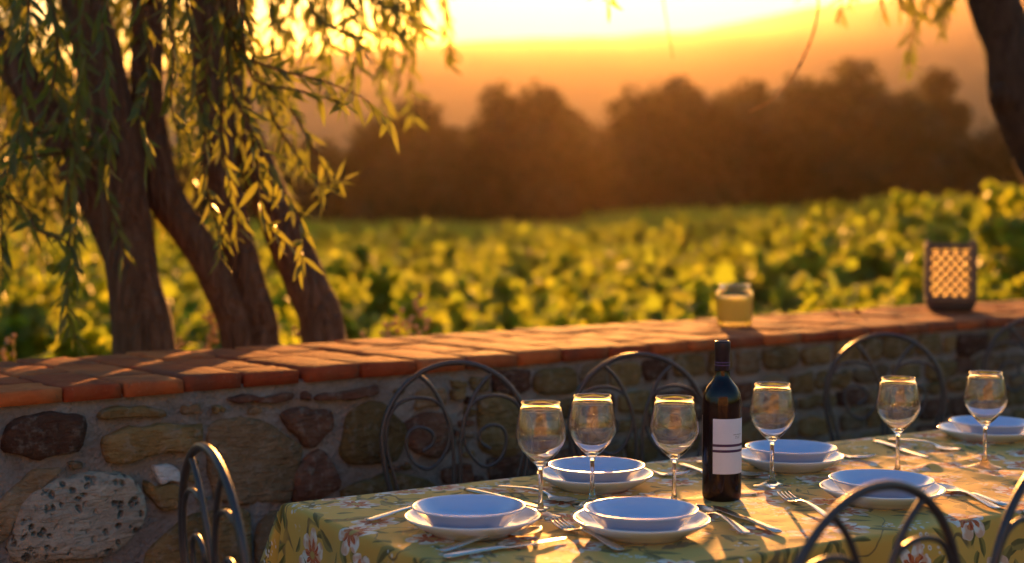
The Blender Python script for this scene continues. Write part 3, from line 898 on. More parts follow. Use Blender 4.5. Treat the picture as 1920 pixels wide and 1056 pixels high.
# ------------------------------------------------------------------ farmhouse behind the camera, mirrored in the glasses
house = empty('farmhouse', (-0.6, -10.5, 0), R(8))
tag(house, 'ochre plaster farmhouse facing the table, seen mirrored in the wine glasses', 'house')
hx0, hx1, hh = -7.5, 7.0, 5.2
opens = [(-5.2, -4.2, 0.9, 2.3, 'window'), (-1.9, -0.7, 0.0, 2.3, 'door'), (1.4, 2.4, 0.9, 2.3, 'window'), (4.4, 5.4, 0.9, 2.3, 'window'), (-5.2, -4.2, 3.3, 4.5, 'window'), (-1.8, -0.8, 3.3, 4.5, 'window'), (1.4, 2.4, 3.3, 4.5, 'window'), (4.4, 5.4, 3.3, 4.5, 'window')]
xc = sorted({hx0, hx1, *[o[0] for o in opens], *[o[1] for o in opens]}); zc = sorted({0.0, hh, *[o[2] for o in opens], *[o[3] for o in opens]})
fw = MB()
for xa, xb in zip(xc, xc[1:]):
    for za, zb in zip(zc, zc[1:]):
        if any(o[0] <= xa and xb <= o[1] and o[2] <= za and zb <= o[3] for o in opens): continue
        fw.box((xa, -0.4, za), (xb, 0.0, zb))
fw.box((hx0, -7.0, 0), (hx0 + 0.4, -0.401, hh)).box((hx1 - 0.4, -7.0, 0), (hx1, -0.401, hh)).box((hx0, -7.4, 0), (hx1, -7.001, hh))
fw.build('wall', M['plaster'], house, smooth=False)
for xa, xb, za, zb, kind_ in opens:
    if kind_ == 'door':
        d_ = MB().box((xa + 0.01, -0.22, 0.01), (xb - 0.01, -0.16, zb - 0.01)).build('door', M['door'], house, smooth=False)
        MB().lathe([(0, 0), (0.03, 0.01), (0.03, 0.04), (0, 0.05)], 12).build('handle', M['steel'], d_, loc=(xb - 0.15, -0.14, 1.0))
    else:
        w_ = MB().box((xa + 0.01, -0.25, za + 0.01), (xb - 0.01, -0.22, zb - 0.01)).build('window', M['pane'], house, smooth=False)
        MB().box(((xa + xb) / 2 - 0.03, -0.219, za + 0.02), ((xa + xb) / 2 + 0.03, -0.19, zb - 0.02)).build('frame', M['door'], w_, smooth=False)
        for sx in (-1, 1):
            x_ = xa - 0.27 if sx < 0 else xb + 0.27
            MB().box((x_ - 0.25, 0.003, za), (x_ + 0.25, 0.045, zb)).build('shutter', M['shutter'], house, smooth=False)
rf = MB()
ry0, ry1, rm = -7.9, 0.6, -3.65
vv = [(hx0 - 0.4, ry1, hh - 0.02), (hx1 + 0.4, ry1, hh - 0.02), (hx1 + 0.4, rm, hh + 1.6), (hx0 - 0.4, rm, hh + 1.6), (hx0 - 0.4, ry0, hh - 0.02), (hx1 + 0.4, ry0, hh - 0.02)]
vv += [(x, y, z + 0.14) for x, y, z in vv]
rf.add(vv, [(0, 1, 2, 3), (3, 2, 5, 4), (6, 9, 8, 7), (9, 10, 11, 8), (0, 6, 7, 1), (4, 5, 11, 10), (0, 3, 9, 6), (3, 4, 10, 9), (1, 7, 8, 2), (2, 8, 11, 5)])
rf.build('roof', M['roof_tile'], house, smooth=False)

# ------------------------------------------------------------------ tableware
plate_m = MB().lathe([(0, 0.006), (0.068, 0.006), (0.074, 0.0), (0.080, 0.0), (0.084, 0.005), (0.104, 0.013), (0.1205, 0.0245), (0.1268, 0.0300), (0.1275, 0.0318), (0.1262, 0.0332), (0.1235, 0.0325), (0.118, 0.0275), (0.103, 0.0175), (0.084, 0.0105), (0.06, 0.0095), (0, 0.0095)], 96).mesh('plate', M['porcelain'])
bowl_m = MB().lathe([(0, 0.004), (0.054, 0.004), (0.057, 0.0), (0.062, 0.0), (0.065, 0.006), (0.084, 0.0215), (0.0965, 0.0355), (0.1015, 0.0405), (0.1030, 0.0425), (0.1024, 0.0445), (0.0995, 0.0448), (0.0962, 0.0420), (0.0895, 0.0330), (0.074, 0.0165), (0.0560, 0.0105), (0.03, 0.009), (0, 0.0088)], 96).mesh('bowl', M['skylit_porcelain'])
glass_m = MB().lathe([(0, 0.0006), (0.030, 0.0), (0.0385, 0.0), (0.0395, 0.0012), (0.037, 0.0026), (0.024, 0.0052), (0.0125, 0.0095), (0.0068, 0.0165), (0.0046, 0.028), (0.0039, 0.055), (0.0041, 0.084), (0.0062, 0.0925), (0.0115, 0.0985), (0.0215, 0.1075), (0.0345, 0.1225), (0.0440, 0.1385), (0.0463, 0.148), (0.0460, 0.157), (0.0436, 0.174), (0.0395, 0.195), (0.0358, 0.2095), (0.03615, 0.2111), (0.0358, 0.2122), (0.0351, 0.2126), (0.0344, 0.2121), (0.03415, 0.2110), (0.0347, 0.2095), (0.0386, 0.195), (0.0427, 0.174), (0.0451, 0.157), (0.0453, 0.1485), (0.0431, 0.1395), (0.0337, 0.124), (0.0208, 0.1098), (0.0105, 0.1028), (0.0045, 0.1), (0, 0.0994)], 72).mesh('wine_glass', M['glass'])
sets = [((0.140, -0.447), (0.104, -0.473), 'nearest the bare table corner, on the side away from the wall'),
        ((0.376, -0.623), (0.351, -0.651), 'left of the bottle on the side away from the wall'),
        ((0.566, -0.219), (0.559, -0.235), 'behind the two wine glasses by the corner'),
        ((1.064, -0.259), (1.047, -0.291), 'to the right of the wine bottle label'),
        ((0.944, -0.643), (0.905, -0.673), 'partly behind the arched chair back'),
        ((1.764, -0.222), (1.756, -0.243), 'on the wrinkled cloth under the lantern side of the wall')]
desc = ['at the free end corner of the table', 'between the corner setting and the bottle, cutlery pair beside it', 'on the wall side behind two wine glasses', 'on the wall side just past the wine bottle', 'crossed by the arched back of an iron chair', 'on the wall side, on crumpled cloth']
for i, ((ps, pn), (bs, bn), _) in enumerate(sets):
    o = put('dinner_plate', plate_m, None, on_table(ps, pn, TZ + 0.002), (0, 0, rnd.uniform(0, 6)), 0.935)
    tag(o, 'white plate under a bowl, ' + desc[i], 'plate', 'white dinner plates')
    p, b = on_table(ps, pn), on_table(bs, bn)
    d = (b - p); d.z = 0
    if d.length > 0.016: d *= 0.016 / d.length
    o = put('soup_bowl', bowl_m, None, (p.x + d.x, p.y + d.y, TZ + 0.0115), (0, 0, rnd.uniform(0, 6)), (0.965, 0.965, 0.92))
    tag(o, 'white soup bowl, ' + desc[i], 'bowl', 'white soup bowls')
gd = ['standing on the cloth between the corner bowl and the first chair', 'in front of the first wall side bowl', 'standing just beside the dark wine bottle on its cap side', 'standing in front of the bowl just past the wine bottle', 'whose foot is hidden by the bowl at the arched chair', 'standing in front of the last bowl on the wrinkled cloth']
gd[2] = 'right beside the wine bottle on the side opposite its label'
for i, (s, n_) in enumerate([(0.312, -0.402), (0.452, -0.369), (0.568, -0.473), (0.879, -0.404), (1.186, -0.46), (1.435, -0.484)]):
    o = put('wine_glass', glass_m, None, on_table(s, n_, TZ + 0.0015), (0, 0, rnd.uniform(0, 6)))
    tag(o, 'empty stemmed wine glass ' + gd[i], 'wine glass', 'empty wine glasses')

bp = on_table(0.706, -0.449)
bottle = empty('wine_bottle', (bp.x, bp.y, TZ + 0.001))
tag(bottle, 'dark red wine bottle with white label and two purple stripes', 'bottle')
MB().lathe([(0, 0.008), (0.024, 0.004), (0.033, 0.0), (0.0358, 0.0025), (0.0376, 0.007), (0.0380, 0.02), (0.0380, 0.188), (0.0374, 0.199), (0.0350, 0.211), (0.0300, 0.2215), (0.0225, 0.2305), (0.0170, 0.2375), (0.0147, 0.2445), (0.0142, 0.255), (0.0142, 0.262)], 72).build('glass_body', M['bottle_glass'], bottle)
cap = MB().lathe([(0.0143, 0.2540), (0.0148, 0.2545), (0.0149, 0.290), (0.0155, 0.2935), (0.0157, 0.306), (0.0150, 0.3105), (0.0120, 0.3118), (0.0105, 0.3105), (0, 0.3100)], 48).build('capsule', M['capsule'], bottle)
for z in (0.2630, 0.2685):
    MB().lathe([(0.01485, z), (0.0153, z + 0.0006), (0.0153, z + 0.0016), (0.01485, z + 0.0022)], 48).build('ring', M['capsule_ring'], cap)
yaw0 = math.atan2(-bp.y, -bp.x)
la0, la1 = yaw0 - R(27), yaw0 + R(120)
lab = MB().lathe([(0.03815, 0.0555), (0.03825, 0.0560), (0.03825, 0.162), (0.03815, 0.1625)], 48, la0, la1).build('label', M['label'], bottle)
for z in (0.0975, 0.1085):
    MB().lathe([(0.03827, z), (0.03842, z + 0.0003), (0.03842, z + 0.0047), (0.03827, z + 0.005)], 48, la0, la1).build('stripe', M['stripe'], lab)
ink = MB()
for row, (z, n_, h) in enumerate([(0.131, 9, 0.0016), (0.1275, 5, 0.0011), (0.1245, 5, 0.0011)]):
    for k in range(n_):
        a = yaw0 + R(52 + (k - n_ / 2) * 4.0)
        ink.lathe([(0.03832, z), (0.03836, z + h)], 2, a, a + R(2.4 if (k + row) % 3 else 1.3))
ink.build('small_print', M['ink'], lab)
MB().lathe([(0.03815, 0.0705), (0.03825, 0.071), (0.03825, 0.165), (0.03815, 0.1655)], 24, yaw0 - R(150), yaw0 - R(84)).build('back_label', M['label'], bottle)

# cutlery: lofted blanks along +X, the handle end at x = 0
def loft(mb, stations):
    """stations: x, z, half width, half thickness, dish depth"""
    seg = 14
    v, f = [], []
    for x, z, w, th, dish in stations:
        for k in range(seg):
            a = 2 * math.pi * k / seg
            yy = math.cos(a) * w
            zz = z + math.sin(a) * th - dish * (1 - (yy / max(w, 1e-6)) ** 2)
            v.append((x, yy, zz))
    n = len(stations)
    for i in range(n - 1):
        for k in range(seg):
            k2 = (k + 1) % seg
            f.append((i * seg + k, (i + 1) * seg + k, (i + 1) * seg + k2, i * seg + k2))
    f.append(tuple(range(seg)))
    f.append(tuple(range((n - 1) * seg, n * seg))[::-1])
    mb.add(v, f)
handle = [(0.0, 0.0035, 0.004, 0.0010, 0), (0.003, 0.0035, 0.0075, 0.0014, 0), (0.012, 0.0040, 0.0098, 0.0018, 0), (0.035, 0.0060, 0.0085, 0.0020, 0), (0.07, 0.0090, 0.0058, 0.0021, 0), (0.10, 0.0105, 0.0040, 0.0022, 0), (0.125, 0.0095, 0.0034, 0.0024, 0)]
spoon = MB()
loft(spoon, handle + [(0.138, 0.0070, 0.0042, 0.0021, 0), (0.146, 0.0055, 0.010, 0.0012, 0.0010), (0.156, 0.0050, 0.0165, 0.0010, 0.0030), (0.170, 0.0055, 0.0205, 0.0010, 0.0048), (0.184, 0.0062, 0.0200, 0.0010, 0.0045), (0.197, 0.0072, 0.0150, 0.0010, 0.0030), (0.2045, 0.0080, 0.0080, 0.0010, 0.0010), (0.2075, 0.0085, 0.0020, 0.0008, 0)])
spoon_m = spoon.mesh('spoon', M['steel'])
fork = MB()
loft(fork, handle + [(0.137, 0.0065, 0.0046, 0.0018, 0), (0.146, 0.0040, 0.0095, 0.0013, 0), (0.155, 0.0030, 0.0128, 0.0012, 0.0004), (0.162, 0.0033, 0.0135, 0.0012, 0.0004)])
for k in range(4):
    y = (k - 1.5) * 0.0074
    fork.tube([(0.161, y, 0.0033), (0.175, y * 1.0, 0.0038), (0.19, y * 0.98, 0.0062), (0.2045, y * 0.96, 0.0105)], [0.0020, 0.0020, 0.0017, 0.0009], 8)
fork_m = fork.mesh('fork', M['steel'])
knife = MB()
loft(knife, [(0.0, 0.0040, 0.004, 0.0020, 0), (0.003, 0.0042, 0.0078, 0.0032, 0), (0.02, 0.0045, 0.0090, 0.0038, 0), (0.06, 0.0048, 0.0075, 0.0036, 0), (0.095, 0.0048, 0.0062, 0.0032, 0), (0.104, 0.0046, 0.0075, 0.0030, 0), (0.107, 0.0044, 0.0080, 0.0014, 0), (0.13, 0.0040, 0.0093, 0.0009, 0), (0.17, 0.0036, 0.0098, 0.0008, 0), (0.20, 0.0034, 0.0090, 0.0008, 0), (0.216, 0.0032, 0.0062, 0.0007, 0), (0.222, 0.0032, 0.0020, 0.0006, 0)])
knife_m = knife.mesh('knife', M['steel'])
for m in (spoon_m, fork_m, knife_m):
    pass
def cutlery(kind, a, b, label, anchor='handle', dz=0.0):
    m, L = {'spoon': (spoon_m, 0.2075), 'fork': (fork_m, 0.2045), 'knife': (knife_m, 0.222)}[kind]
    A, B = on_table(*a), on_table(*b)
    d = (B - A).normalized()
    sc_ = 1.12
    if anchor == 'tip':
        A = B - d * L * sc_
    o = put(kind, m, None, (A.x, A.y, TZ + 0.0025 + dz), (0, 0, math.atan2(d.y, d.x)), sc_)
    tag(o, label, kind, 'steel cutlery on the cloth')
cutlery('fork', (0.019, -0.278), (0.205, -0.232), 'steel fork with its handle end showing beside the corner plate')
cutlery('knife', (0.319, -0.119), (0.344, -0.301), 'steel knife by the wall side edge, next to a spoon, near the table corner')
cutlery('spoon', (0.398, -0.121), (0.416, -0.272), 'steel spoon beside the first wine glass on the wall side', dz=0.001)
cutlery('spoon', (0.012, -0.558), (0.253, -0.506), 'steel spoon with a dark bowl by the corner plate, parallel to a knife')
cutlery('knife', (-0.006, -0.602), (0.211, -0.590), 'steel knife lying by the corner plate, parallel to a spoon')
cutlery('fork', (0.267, -0.711), (0.293, -0.473), 'steel fork between two bowls on the side away from the wall')
cutlery('spoon', (0.524, -0.727), (0.600, -0.500), 'steel spoon in front of the wine bottle beside a knife')
cutlery('knife', (0.575, -0.752), (0.628, -0.530), 'steel knife with pale handle in front of the wine bottle')
cutlery('fork', (0.724, -0.756), (0.815, -0.505), 'steel fork between the wine bottle and the arched chair back', 'tip')
cutlery('fork', (0.660, -0.050), (0.802, -0.233), 'steel fork lying behind the glass beside the bottle', 'tip')
cutlery('knife', (0.875, -0.114), (0.83, -0.30), 'steel knife passing behind the wine bottle on the wall side')
cutlery('spoon', (0.935, -0.100), (0.915, -0.28), 'steel spoon hidden behind the wine bottle next to a knife')
cutlery('fork', (1.19, -0.085), (1.298, -0.289), 'steel fork beside the bowl past the bottle, on the wall side', 'tip')
cutlery('knife', (1.493, -0.105), (1.409, -0.359), 'steel knife on the wrinkled cloth behind a glass stem')
cutlery('spoon', (1.555, -0.094), (1.548, -0.276), 'steel spoon beside the last wall side plate')
cutlery('knife', (1.099, -0.808), (1.201, -0.544), 'steel knife reaching past the plate by the arched chair')
cutlery('spoon', (1.068, -0.815), (1.160, -0.585), 'steel spoon tucked under the plate by the arched chair')

# ------------------------------------------------------------------ things on the coping
def on_coping(s, d, z=CT):
    p = WO + wt_ * s + wn_ * d
    return Vector((p.x, p.y, z))
jp = on_coping(2.197, 0.311, CT + 0.004)
jar = empty('candle_jar', jp)
tag(jar, 'glass jar with a pale yellow candle standing on the wall coping', 'candle')
k = 1.30
MB().lathe([(r * k, z * k) for r, z in [(0, 0.0025), (0.030, 0.0015), (0.043, 0.0), (0.0455, 0.004), (0.0462, 0.012), (0.0470, 0.060), (0.0500, 0.074), (0.0498, 0.083), (0.0455, 0.092), (0.0410, 0.0965), (0.0425, 0.0985), (0.0432, 0.102), (0.0425, 0.1065), (0.0405, 0.1075), (0.0393, 0.1065)]], 64).build('jar', M['jar_glass'], jar)
MB().lathe([(r * k, z * k) for r, z in [(0, 0.0085), (0.040, 0.0090), (0.0440, 0.013), (0.0452, 0.025), (0.0460, 0.060), (0.0485, 0.0725), (0.0470, 0.0745), (0.040, 0.0728), (0.02, 0.0715), (0, 0.0712)]], 48).build('wax', M['wax'], jar)
MB().tube([(0, 0, 0.1), (0.001, 0, 0.112), (0.004, 0, 0.118)], 0.0014, 6).build('wick', M['capsule'], jar)

lp = on_coping(3.521, 0.354, CT + 0.004)
lan = empty('lantern', lp, R(-14))
tag(lan, 'square metal lantern with diamond lattice sides on the coping', 'lantern')
W2, LH = 0.097, 0.272
base = MB()
for z0, z1, e0, e1 in ((0.0, 0.018, 0.080, 0.090), (0.018, 0.042, 0.090, 0.097)):
    vv = [(sx * e, sy * e, z) for z, e in ((z0, e0), (z1, e1)) for sx, sy in ((-1, -1), (1, -1), (1, 1), (-1, 1))]
    base.add(vv, [(3, 2, 1, 0), (4, 5, 6, 7), (0, 1, 5, 4), (1, 2, 6, 5), (2, 3, 7, 6), (3, 0, 4, 7)])
base.build('base', M['lantern'], lan, smooth=False)
for sx in (-1, 1):
    for sy in (-1, 1):
        x, y = sx * (W2 - 0.010), sy * (W2 - 0.010)
        po = MB().box((x - 0.0105, y - 0.0105, 0.043), (x + 0.0105, y + 0.0105, LH - 0.003)).build('corner_post', M['lantern'], lan, smooth=False)
        MB().lathe([(0, LH - 0.003), (0.006, LH - 0.002), (0.0075, LH + 0.004), (0.005, LH + 0.009), (0, LH + 0.011)], 12).build('finial', M['lantern'], po, loc=(x, y, 0))
for q in range(4):
    pan = empty('lattice_panel', (0, 0, 0), q * math.pi / 2)
    bpy.data.objects.remove(pan)
    mb = MB()
    y = -(W2 - 0.006)
    x0, x1, z0, z1 = -W2 + 0.0205, W2 - 0.0205, 0.043, LH - 0.004
    # frame rails
    mb.box((x0, y - 0.004, z0), (x1, y + 0.004, z0 + 0.010)).box((x0, y - 0.006, z1 - 0.014), (x1, y + 0.006, z1)).box((x0, y - 0.003, z1 - 0.034), (x1, y + 0.003, z1 - 0.029))
    n_ = 12
    for sg in (-1, 1):
        for kk in range(-n_, n_ + 1):
            c = kk * 0.037
            # line z - zc = sg * 1.15 * (x - c)
            P_ = []
            zc, sl = (z0 + z1 - 0.02) / 2, 1.12 * sg
            for xx in (x0, x1):
                zz = zc + sl * (xx - c)
                if z0 + 0.008 <= zz <= z1 - 0.032: P_.append((xx, zz))
            for zz in (z0 + 0.008, z1 - 0.032):
                xx = c + (zz - zc) / sl
                if x0 < xx < x1: P_.append((xx, zz))
            if len(P_) >= 2:
                mb.tube([(P_[0][0], y + 0.0006 * sg, P_[0][1]), (P_[1][0], y + 0.0006 * sg, P_[1][1])], 0.0036, 6)
    for kk in range(1, 4):
        xx = x0 + (x1 - x0) * kk / 4
        mb.tube([(xx, y, z1 - 0.032), (xx, y, z1 - 0.012)], 0.0032, 6)
    mb.build('lattice_panel', M['lantern'], lan, smooth=False, rz=q * math.pi / 2)
lin = MB()
for q in (1, 2, 3):
    a = q * math.pi / 2
    e = W2 - 0.020
    pts = [(-e, -e, 0.044), (e, -e, 0.044), (e, -e, LH - 0.03), (-e, -e, LH - 0.03)]
    lin.add([(x * math.cos(a) - y * math.sin(a), x * math.sin(a) + y * math.cos(a), z) for x, y, z in pts], [(0, 1, 2, 3)])
lin.build('glass_liner', M['liner'], lan, smooth=False)

def lance_leaf(L, W, curl, fold=0.25, seg=6):
    v, f = [], []
    for i in range(seg + 1):
        u = i / seg
        w = W / 2 * (math.sin(math.pi * min(1, u ** 0.75)) ** 0.9) + (0.0004 if 0 < i < seg else 0)
        z = -curl * L * u * u
        y = L * u
        v += [(-w, y, z + w * fold), (0, y, z), (w, y, z + w * fold)]
    for i in range(seg):
        a = i * 3
        f += [(a, a + 1, a + 4, a + 3), (a + 1, a + 2, a + 5, a + 4)]
    return v, f
for (s, d), lab_ in (((2.8, 0.33), 'curled dry leaf lying on the coping between candle jar and lantern'), ((3.0, 0.40), 'small dry leaf on the coping close to the lantern')):
    mb = MB()
    v, f = lance_leaf(0.055, 0.02, -0.6, 0.8)
    mb.add(v, f)
    o = mb.build('dry_leaf', M['dry_leaf'], None, loc=on_coping(s, d, CT + 0.008), rz=s * 5)
    tag(o, lab_, 'leaf', 'dry leaves on the coping')

# ------------------------------------------------------------------ willow at the left
TRUNKS = [
[(-1.189, 4.62, 0.857, 0.1022), (-1.231, 4.62, 1.122, 0.084), (-1.26, 4.62, 1.33, 0.078), (-1.287, 4.62, 1.502, 0.0797), (-1.328, 4.62, 1.709, 0.0797), (-1.369, 4.62, 1.914, 0.0762), (-1.409, 4.62, 2.119, 0.0728), (-1.475, 4.62, 2.357, 0.0606)] ,
[(-1.341, 4.8, 1.187, 0.0468), (-1.429, 4.8, 1.403, 0.0504), (-1.525, 4.8, 1.573, 0.0558), (-1.648, 4.8, 1.778, 0.054), (-1.788, 4.8, 1.956, 0.0495), (-1.946, 4.8, 2.151, 0.0432)] ,
[(-0.924, 4.75, 0.858, 0.0534), (-0.998, 4.75, 1.117, 0.0561), (-1.086, 4.75, 1.277, 0.0588), (-1.156, 4.75, 1.384, 0.0623), (-1.19, 4.75, 1.508, 0.0588), (-1.215, 4.75, 1.72, 0.0534), (-1.211, 4.75, 2.037, 0.0499), (-1.235, 4.75, 2.3, 0.0401)] ,
[(-0.861, 4.85, 0.867, 0.0655), (-0.91, 4.85, 1.113, 0.06), (-0.959, 4.85, 1.331, 0.0546), (-0.989, 4.85, 1.512, 0.0546), (-1.005, 4.85, 1.693, 0.0546), (-1.03, 4.85, 1.945, 0.0546), (-1.046, 4.85, 2.16, 0.0473), (-1.08, 4.85, 2.41, 0.0364)] ,
[(-0.655, 4.95, 0.867, 0.0798), (-0.712, 4.95, 1.072, 0.0743), (-0.794, 4.95, 1.258, 0.0705), (-0.871, 4.95, 1.443, 0.0668), (-0.943, 4.95, 1.609, 0.0613), (-0.988, 4.95, 1.793, 0.0538), (-1.004, 4.95, 2.068, 0.0464), (-0.993, 4.95, 2.342, 0.0371)] ,
]
STRANDS = [
[(-0.775, 4.0, 1.787), (-0.657, 4.0, 1.727), (-0.537, 4.0, 1.698), (-0.418, 4.0, 1.646), (-0.336, 4.0, 1.582)] ,
[(-0.731, 4.0, 1.713), (-0.597, 4.0, 1.668), (-0.508, 4.0, 1.646), (-0.448, 4.0, 1.616)] ,
[(-0.791, 4.0, 1.698), (-0.732, 4.0, 1.564), (-0.659, 4.0, 1.415), (-0.6, 4.0, 1.295), (-0.585, 4.0, 1.175)] ,
[(-0.84, 3.95, 1.737), (-0.856, 3.95, 1.575), (-0.842, 3.95, 1.428), (-0.829, 3.95, 1.295), (-0.807, 3.95, 1.191)] ,
[(-0.77, 4.3, 1.76), (-0.723, 4.3, 1.616), (-0.643, 4.3, 1.488), (-0.579, 4.3, 1.416), (-0.507, 4.3, 1.432)] ,
[(-0.756, 4.05, 1.627), (-0.727, 4.05, 1.477), (-0.698, 4.05, 1.325), (-0.653, 4.05, 1.242)] ,
[(-0.929, 3.9, 1.904), (-0.923, 3.9, 1.76), (-0.925, 3.9, 1.615), (-0.912, 3.9, 1.484)] ,
[(-1.089, 3.85, 1.925), (-1.084, 3.85, 1.711), (-1.086, 3.85, 1.568), (-1.109, 3.85, 1.425)] ,
[(-1.002, 3.9, 1.933), (-0.996, 3.9, 1.731), (-0.991, 3.9, 1.572), (-0.985, 3.9, 1.47)] ,
[(-1.321, 3.9, 1.933), (-1.338, 3.9, 1.731), (-1.355, 3.9, 1.572), (-1.379, 3.9, 1.426)] ,
[(-1.281, 4.0, 1.89), (-1.299, 4.0, 1.698), (-1.33, 4.0, 1.549), (-1.346, 4.0, 1.474)] ,
[(-1.519, 4.1, 1.433), (-1.413, 4.1, 1.341), (-1.337, 4.1, 1.28), (-1.245, 4.1, 1.234), (-1.208, 4.1, 1.157)] ,
[(-1.472, 4.1, 1.509), (-1.456, 4.1, 1.326), (-1.449, 4.1, 1.141)] ,
[(-1.304, 4.2, 1.452), (-1.303, 4.2, 1.279), (-1.315, 4.2, 1.074), (-1.311, 4.2, 0.932)] ,
[(-0.625, 4.2, 1.998), (-0.563, 4.2, 1.889), (-0.485, 4.2, 1.858), (-0.423, 4.2, 1.796)] ,
[(-0.548, 4.6, 2.082), (-0.445, 4.6, 2.005), (-0.36, 4.6, 1.98), (-0.291, 4.6, 1.929)] ,
[(-0.897, 3.95, 1.941), (-0.876, 3.95, 1.824), (-0.862, 3.95, 1.678), (-0.871, 3.95, 1.546)] ,
[(-0.69, 4.4, 1.656), (-0.609, 4.4, 1.525), (-0.576, 4.4, 1.459), (-0.593, 4.4, 1.361)] ,
[(-0.835, 4.1, 1.555), (-0.813, 4.1, 1.433), (-0.799, 4.1, 1.326), (-0.792, 4.1, 1.249)] ,
[(-1.236, 4.1, 1.966), (-1.246, 4.1, 1.814), (-1.27, 4.1, 1.677), (-1.295, 4.1, 1.571)] ,
]
TWIGS = [
[(1.113, 5.2, 2.184), (1.101, 5.2, 2.011), (1.028, 5.2, 1.838), (0.942, 5.2, 1.745), (0.864, 5.2, 1.703)] ,
[(0.621, 6.0, 2.321), (0.648, 6.0, 2.144), (0.676, 6.0, 1.988)] ,
[(1.707, 6.2, 2.401), (1.743, 6.2, 2.218), (1.722, 6.2, 2.057), (1.719, 6.2, 1.942)] ,
[(1.857, 6.4, 2.437), (1.918, 6.4, 2.295), (1.932, 6.4, 2.153)] ,
[(1.518, 6.0, 2.365), (1.541, 6.0, 2.255), (1.553, 6.0, 2.177)] ,
[(-0.309, 6.4, 2.437), (-0.298, 6.4, 2.224), (-0.267, 6.4, 1.999)] ,
[(0.298, 5.0, 2.205), (0.326, 5.0, 2.095), (0.339, 5.0, 2.054)] ,
[(-0.461, 6.2, 2.401), (-0.439, 6.2, 2.218), (-0.428, 6.2, 2.103)] ,
[(1.406, 6.3, 2.419), (1.454, 6.3, 2.326), (1.432, 6.3, 2.186)] ,
[(2.062, 6.3, 2.419), (1.947, 6.3, 2.303), (1.901, 6.3, 2.233)] ,
]
RTRUNK = [(2.191, 7.2, 3.03, 0.1134), (2.302, 7.2, 2.686, 0.1215), (2.402, 7.2, 2.447, 0.1242), (2.496, 7.2, 2.18, 0.1242), (2.548, 7.2, 1.966, 0.1458), (2.637, 7.2, 1.752, 0.1377), (2.762, 7.2, 1.483, 0.1485), (2.916, 7.2, 1.16, 0.162), (3.03, 7.2, 0.808, 0.1701), (3.089, 7.2, 0.537, 0.1755)]
wb = Vector((-1.0, 4.85, ground_z(-1.0, 4.85)))
willow = empty('willow_tree', wb)
tag(willow, 'willow with several leaning trunks and hanging leafy branches behind the wall', 'tree')
def rel(pts, o=wb): return [Vector(p[:3]) - o for p in pts]
anchors = []
for i, tr in enumerate(TRUNKS):
    pts = [Vector(p[:3]) for p in tr]
    # a little depth so that the stems do not stand in one plane
    for k, p in enumerate(pts):
        p.y += 0.10 * noise.noise(Vector((i * 7.3, p.z * 0.9, 0))) + (0.05 if i == 1 else 0)
    rad = [p[3] for p in tr]
    if i != 1:
        d = (pts[0] - pts[1]).normalized()
        gz_ = wb.z
        foot = pts[0].lerp(Vector((wb.x + (pts[0].x - wb.x) * 0.85, pts[0].y, gz_)), 1.0)
        pts = [Vector((foot.x, foot.y, gz_ - 0.08)), Vector((foot.x * 0.6 + pts[0].x * 0.4, foot.y, gz_ + 0.35)), pts[0].lerp(foot, 0.35)] + pts
        rad = [rad[0] * 1.55, rad[0] * 1.2, rad[0] * 1.08] + rad
    ext = pts[-1] + (pts[-1] - pts[-2]).normalized() * 0.55 + Vector((0, 0, 0.15))
    ext2 = ext + Vector((rnd.uniform(-0.5, 0.2), rnd.uniform(-0.2, 0.4), 0.6))
    pts += [ext, ext2]; rad += [rad[-1] * 0.7, rad[-1] * 0.4]
    sp = smooth_path(pts, 6); sr = lerp_list(rad, 6)
    MB().tube([p - wb for p in sp], sr, 20, wob=0.11).build('trunk', M['bark'], willow)
    anchors += [p for p in sp if p.z > 1.35]
# limbs overhead
limbs = [[(-0.99, 4.95, 2.34), (-0.6, 4.9, 2.62), (0.0, 5.0, 2.70), (0.35, 5.05, 2.60)],
         [(-0.99, 4.95, 2.34), (-0.75, 5.4, 2.62), (-0.45, 6.1, 2.72), (-0.25, 6.6, 2.66)],
         [(-1.04, 4.85, 2.16), (-0.85, 4.45, 2.32), (-0.62, 4.2, 2.3), (-0.4, 4.15, 2.2)],
         [(-1.41, 4.62, 2.12), (-1.3, 4.25, 2.36), (-1.1, 3.95, 2.36), (-0.9, 3.9, 2.22)],
         [(-1.41, 4.62, 2.12), (-1.5, 4.2, 2.3), (-1.55, 3.95, 2.25), (-1.5, 3.9, 2.1)],
         [(-1.21, 4.75, 2.04), (-1.05, 4.3, 2.25), (-0.85, 4.0, 2.2), (-0.78, 3.98, 2.0)]]
for lb in limbs:
    sp = smooth_path(lb, 8)
    MB().tube([p - wb for p in sp], [0.034 - 0.022 * i / (len(sp) - 1) for i in range(len(sp))], 10, wob=0.1).build('limb', M['bark'], willow)
    anchors += sp
leaf_meshes = []
for k in range(6):
    v, f = lance_leaf(rnd.uniform(0.065, 0.095), rnd.uniform(0.012, 0.018), rnd.uniform(-0.15, 0.3), rnd.uniform(0.1, 0.45))
    leaf_meshes.append(MB().add(v, f).mesh('leaf', M['willow_leaf']))
def leaf_frame(direction, normal_hint):
    y = direction.normalized()
    x = y.cross(normal_hint)
    if x.length < 1e-3: x = y.cross(Vector((1, 0.3, 0.2)))
    x.normalize()
    z = x.cross(y)
    return Matrix((x, y, z)).transposed()
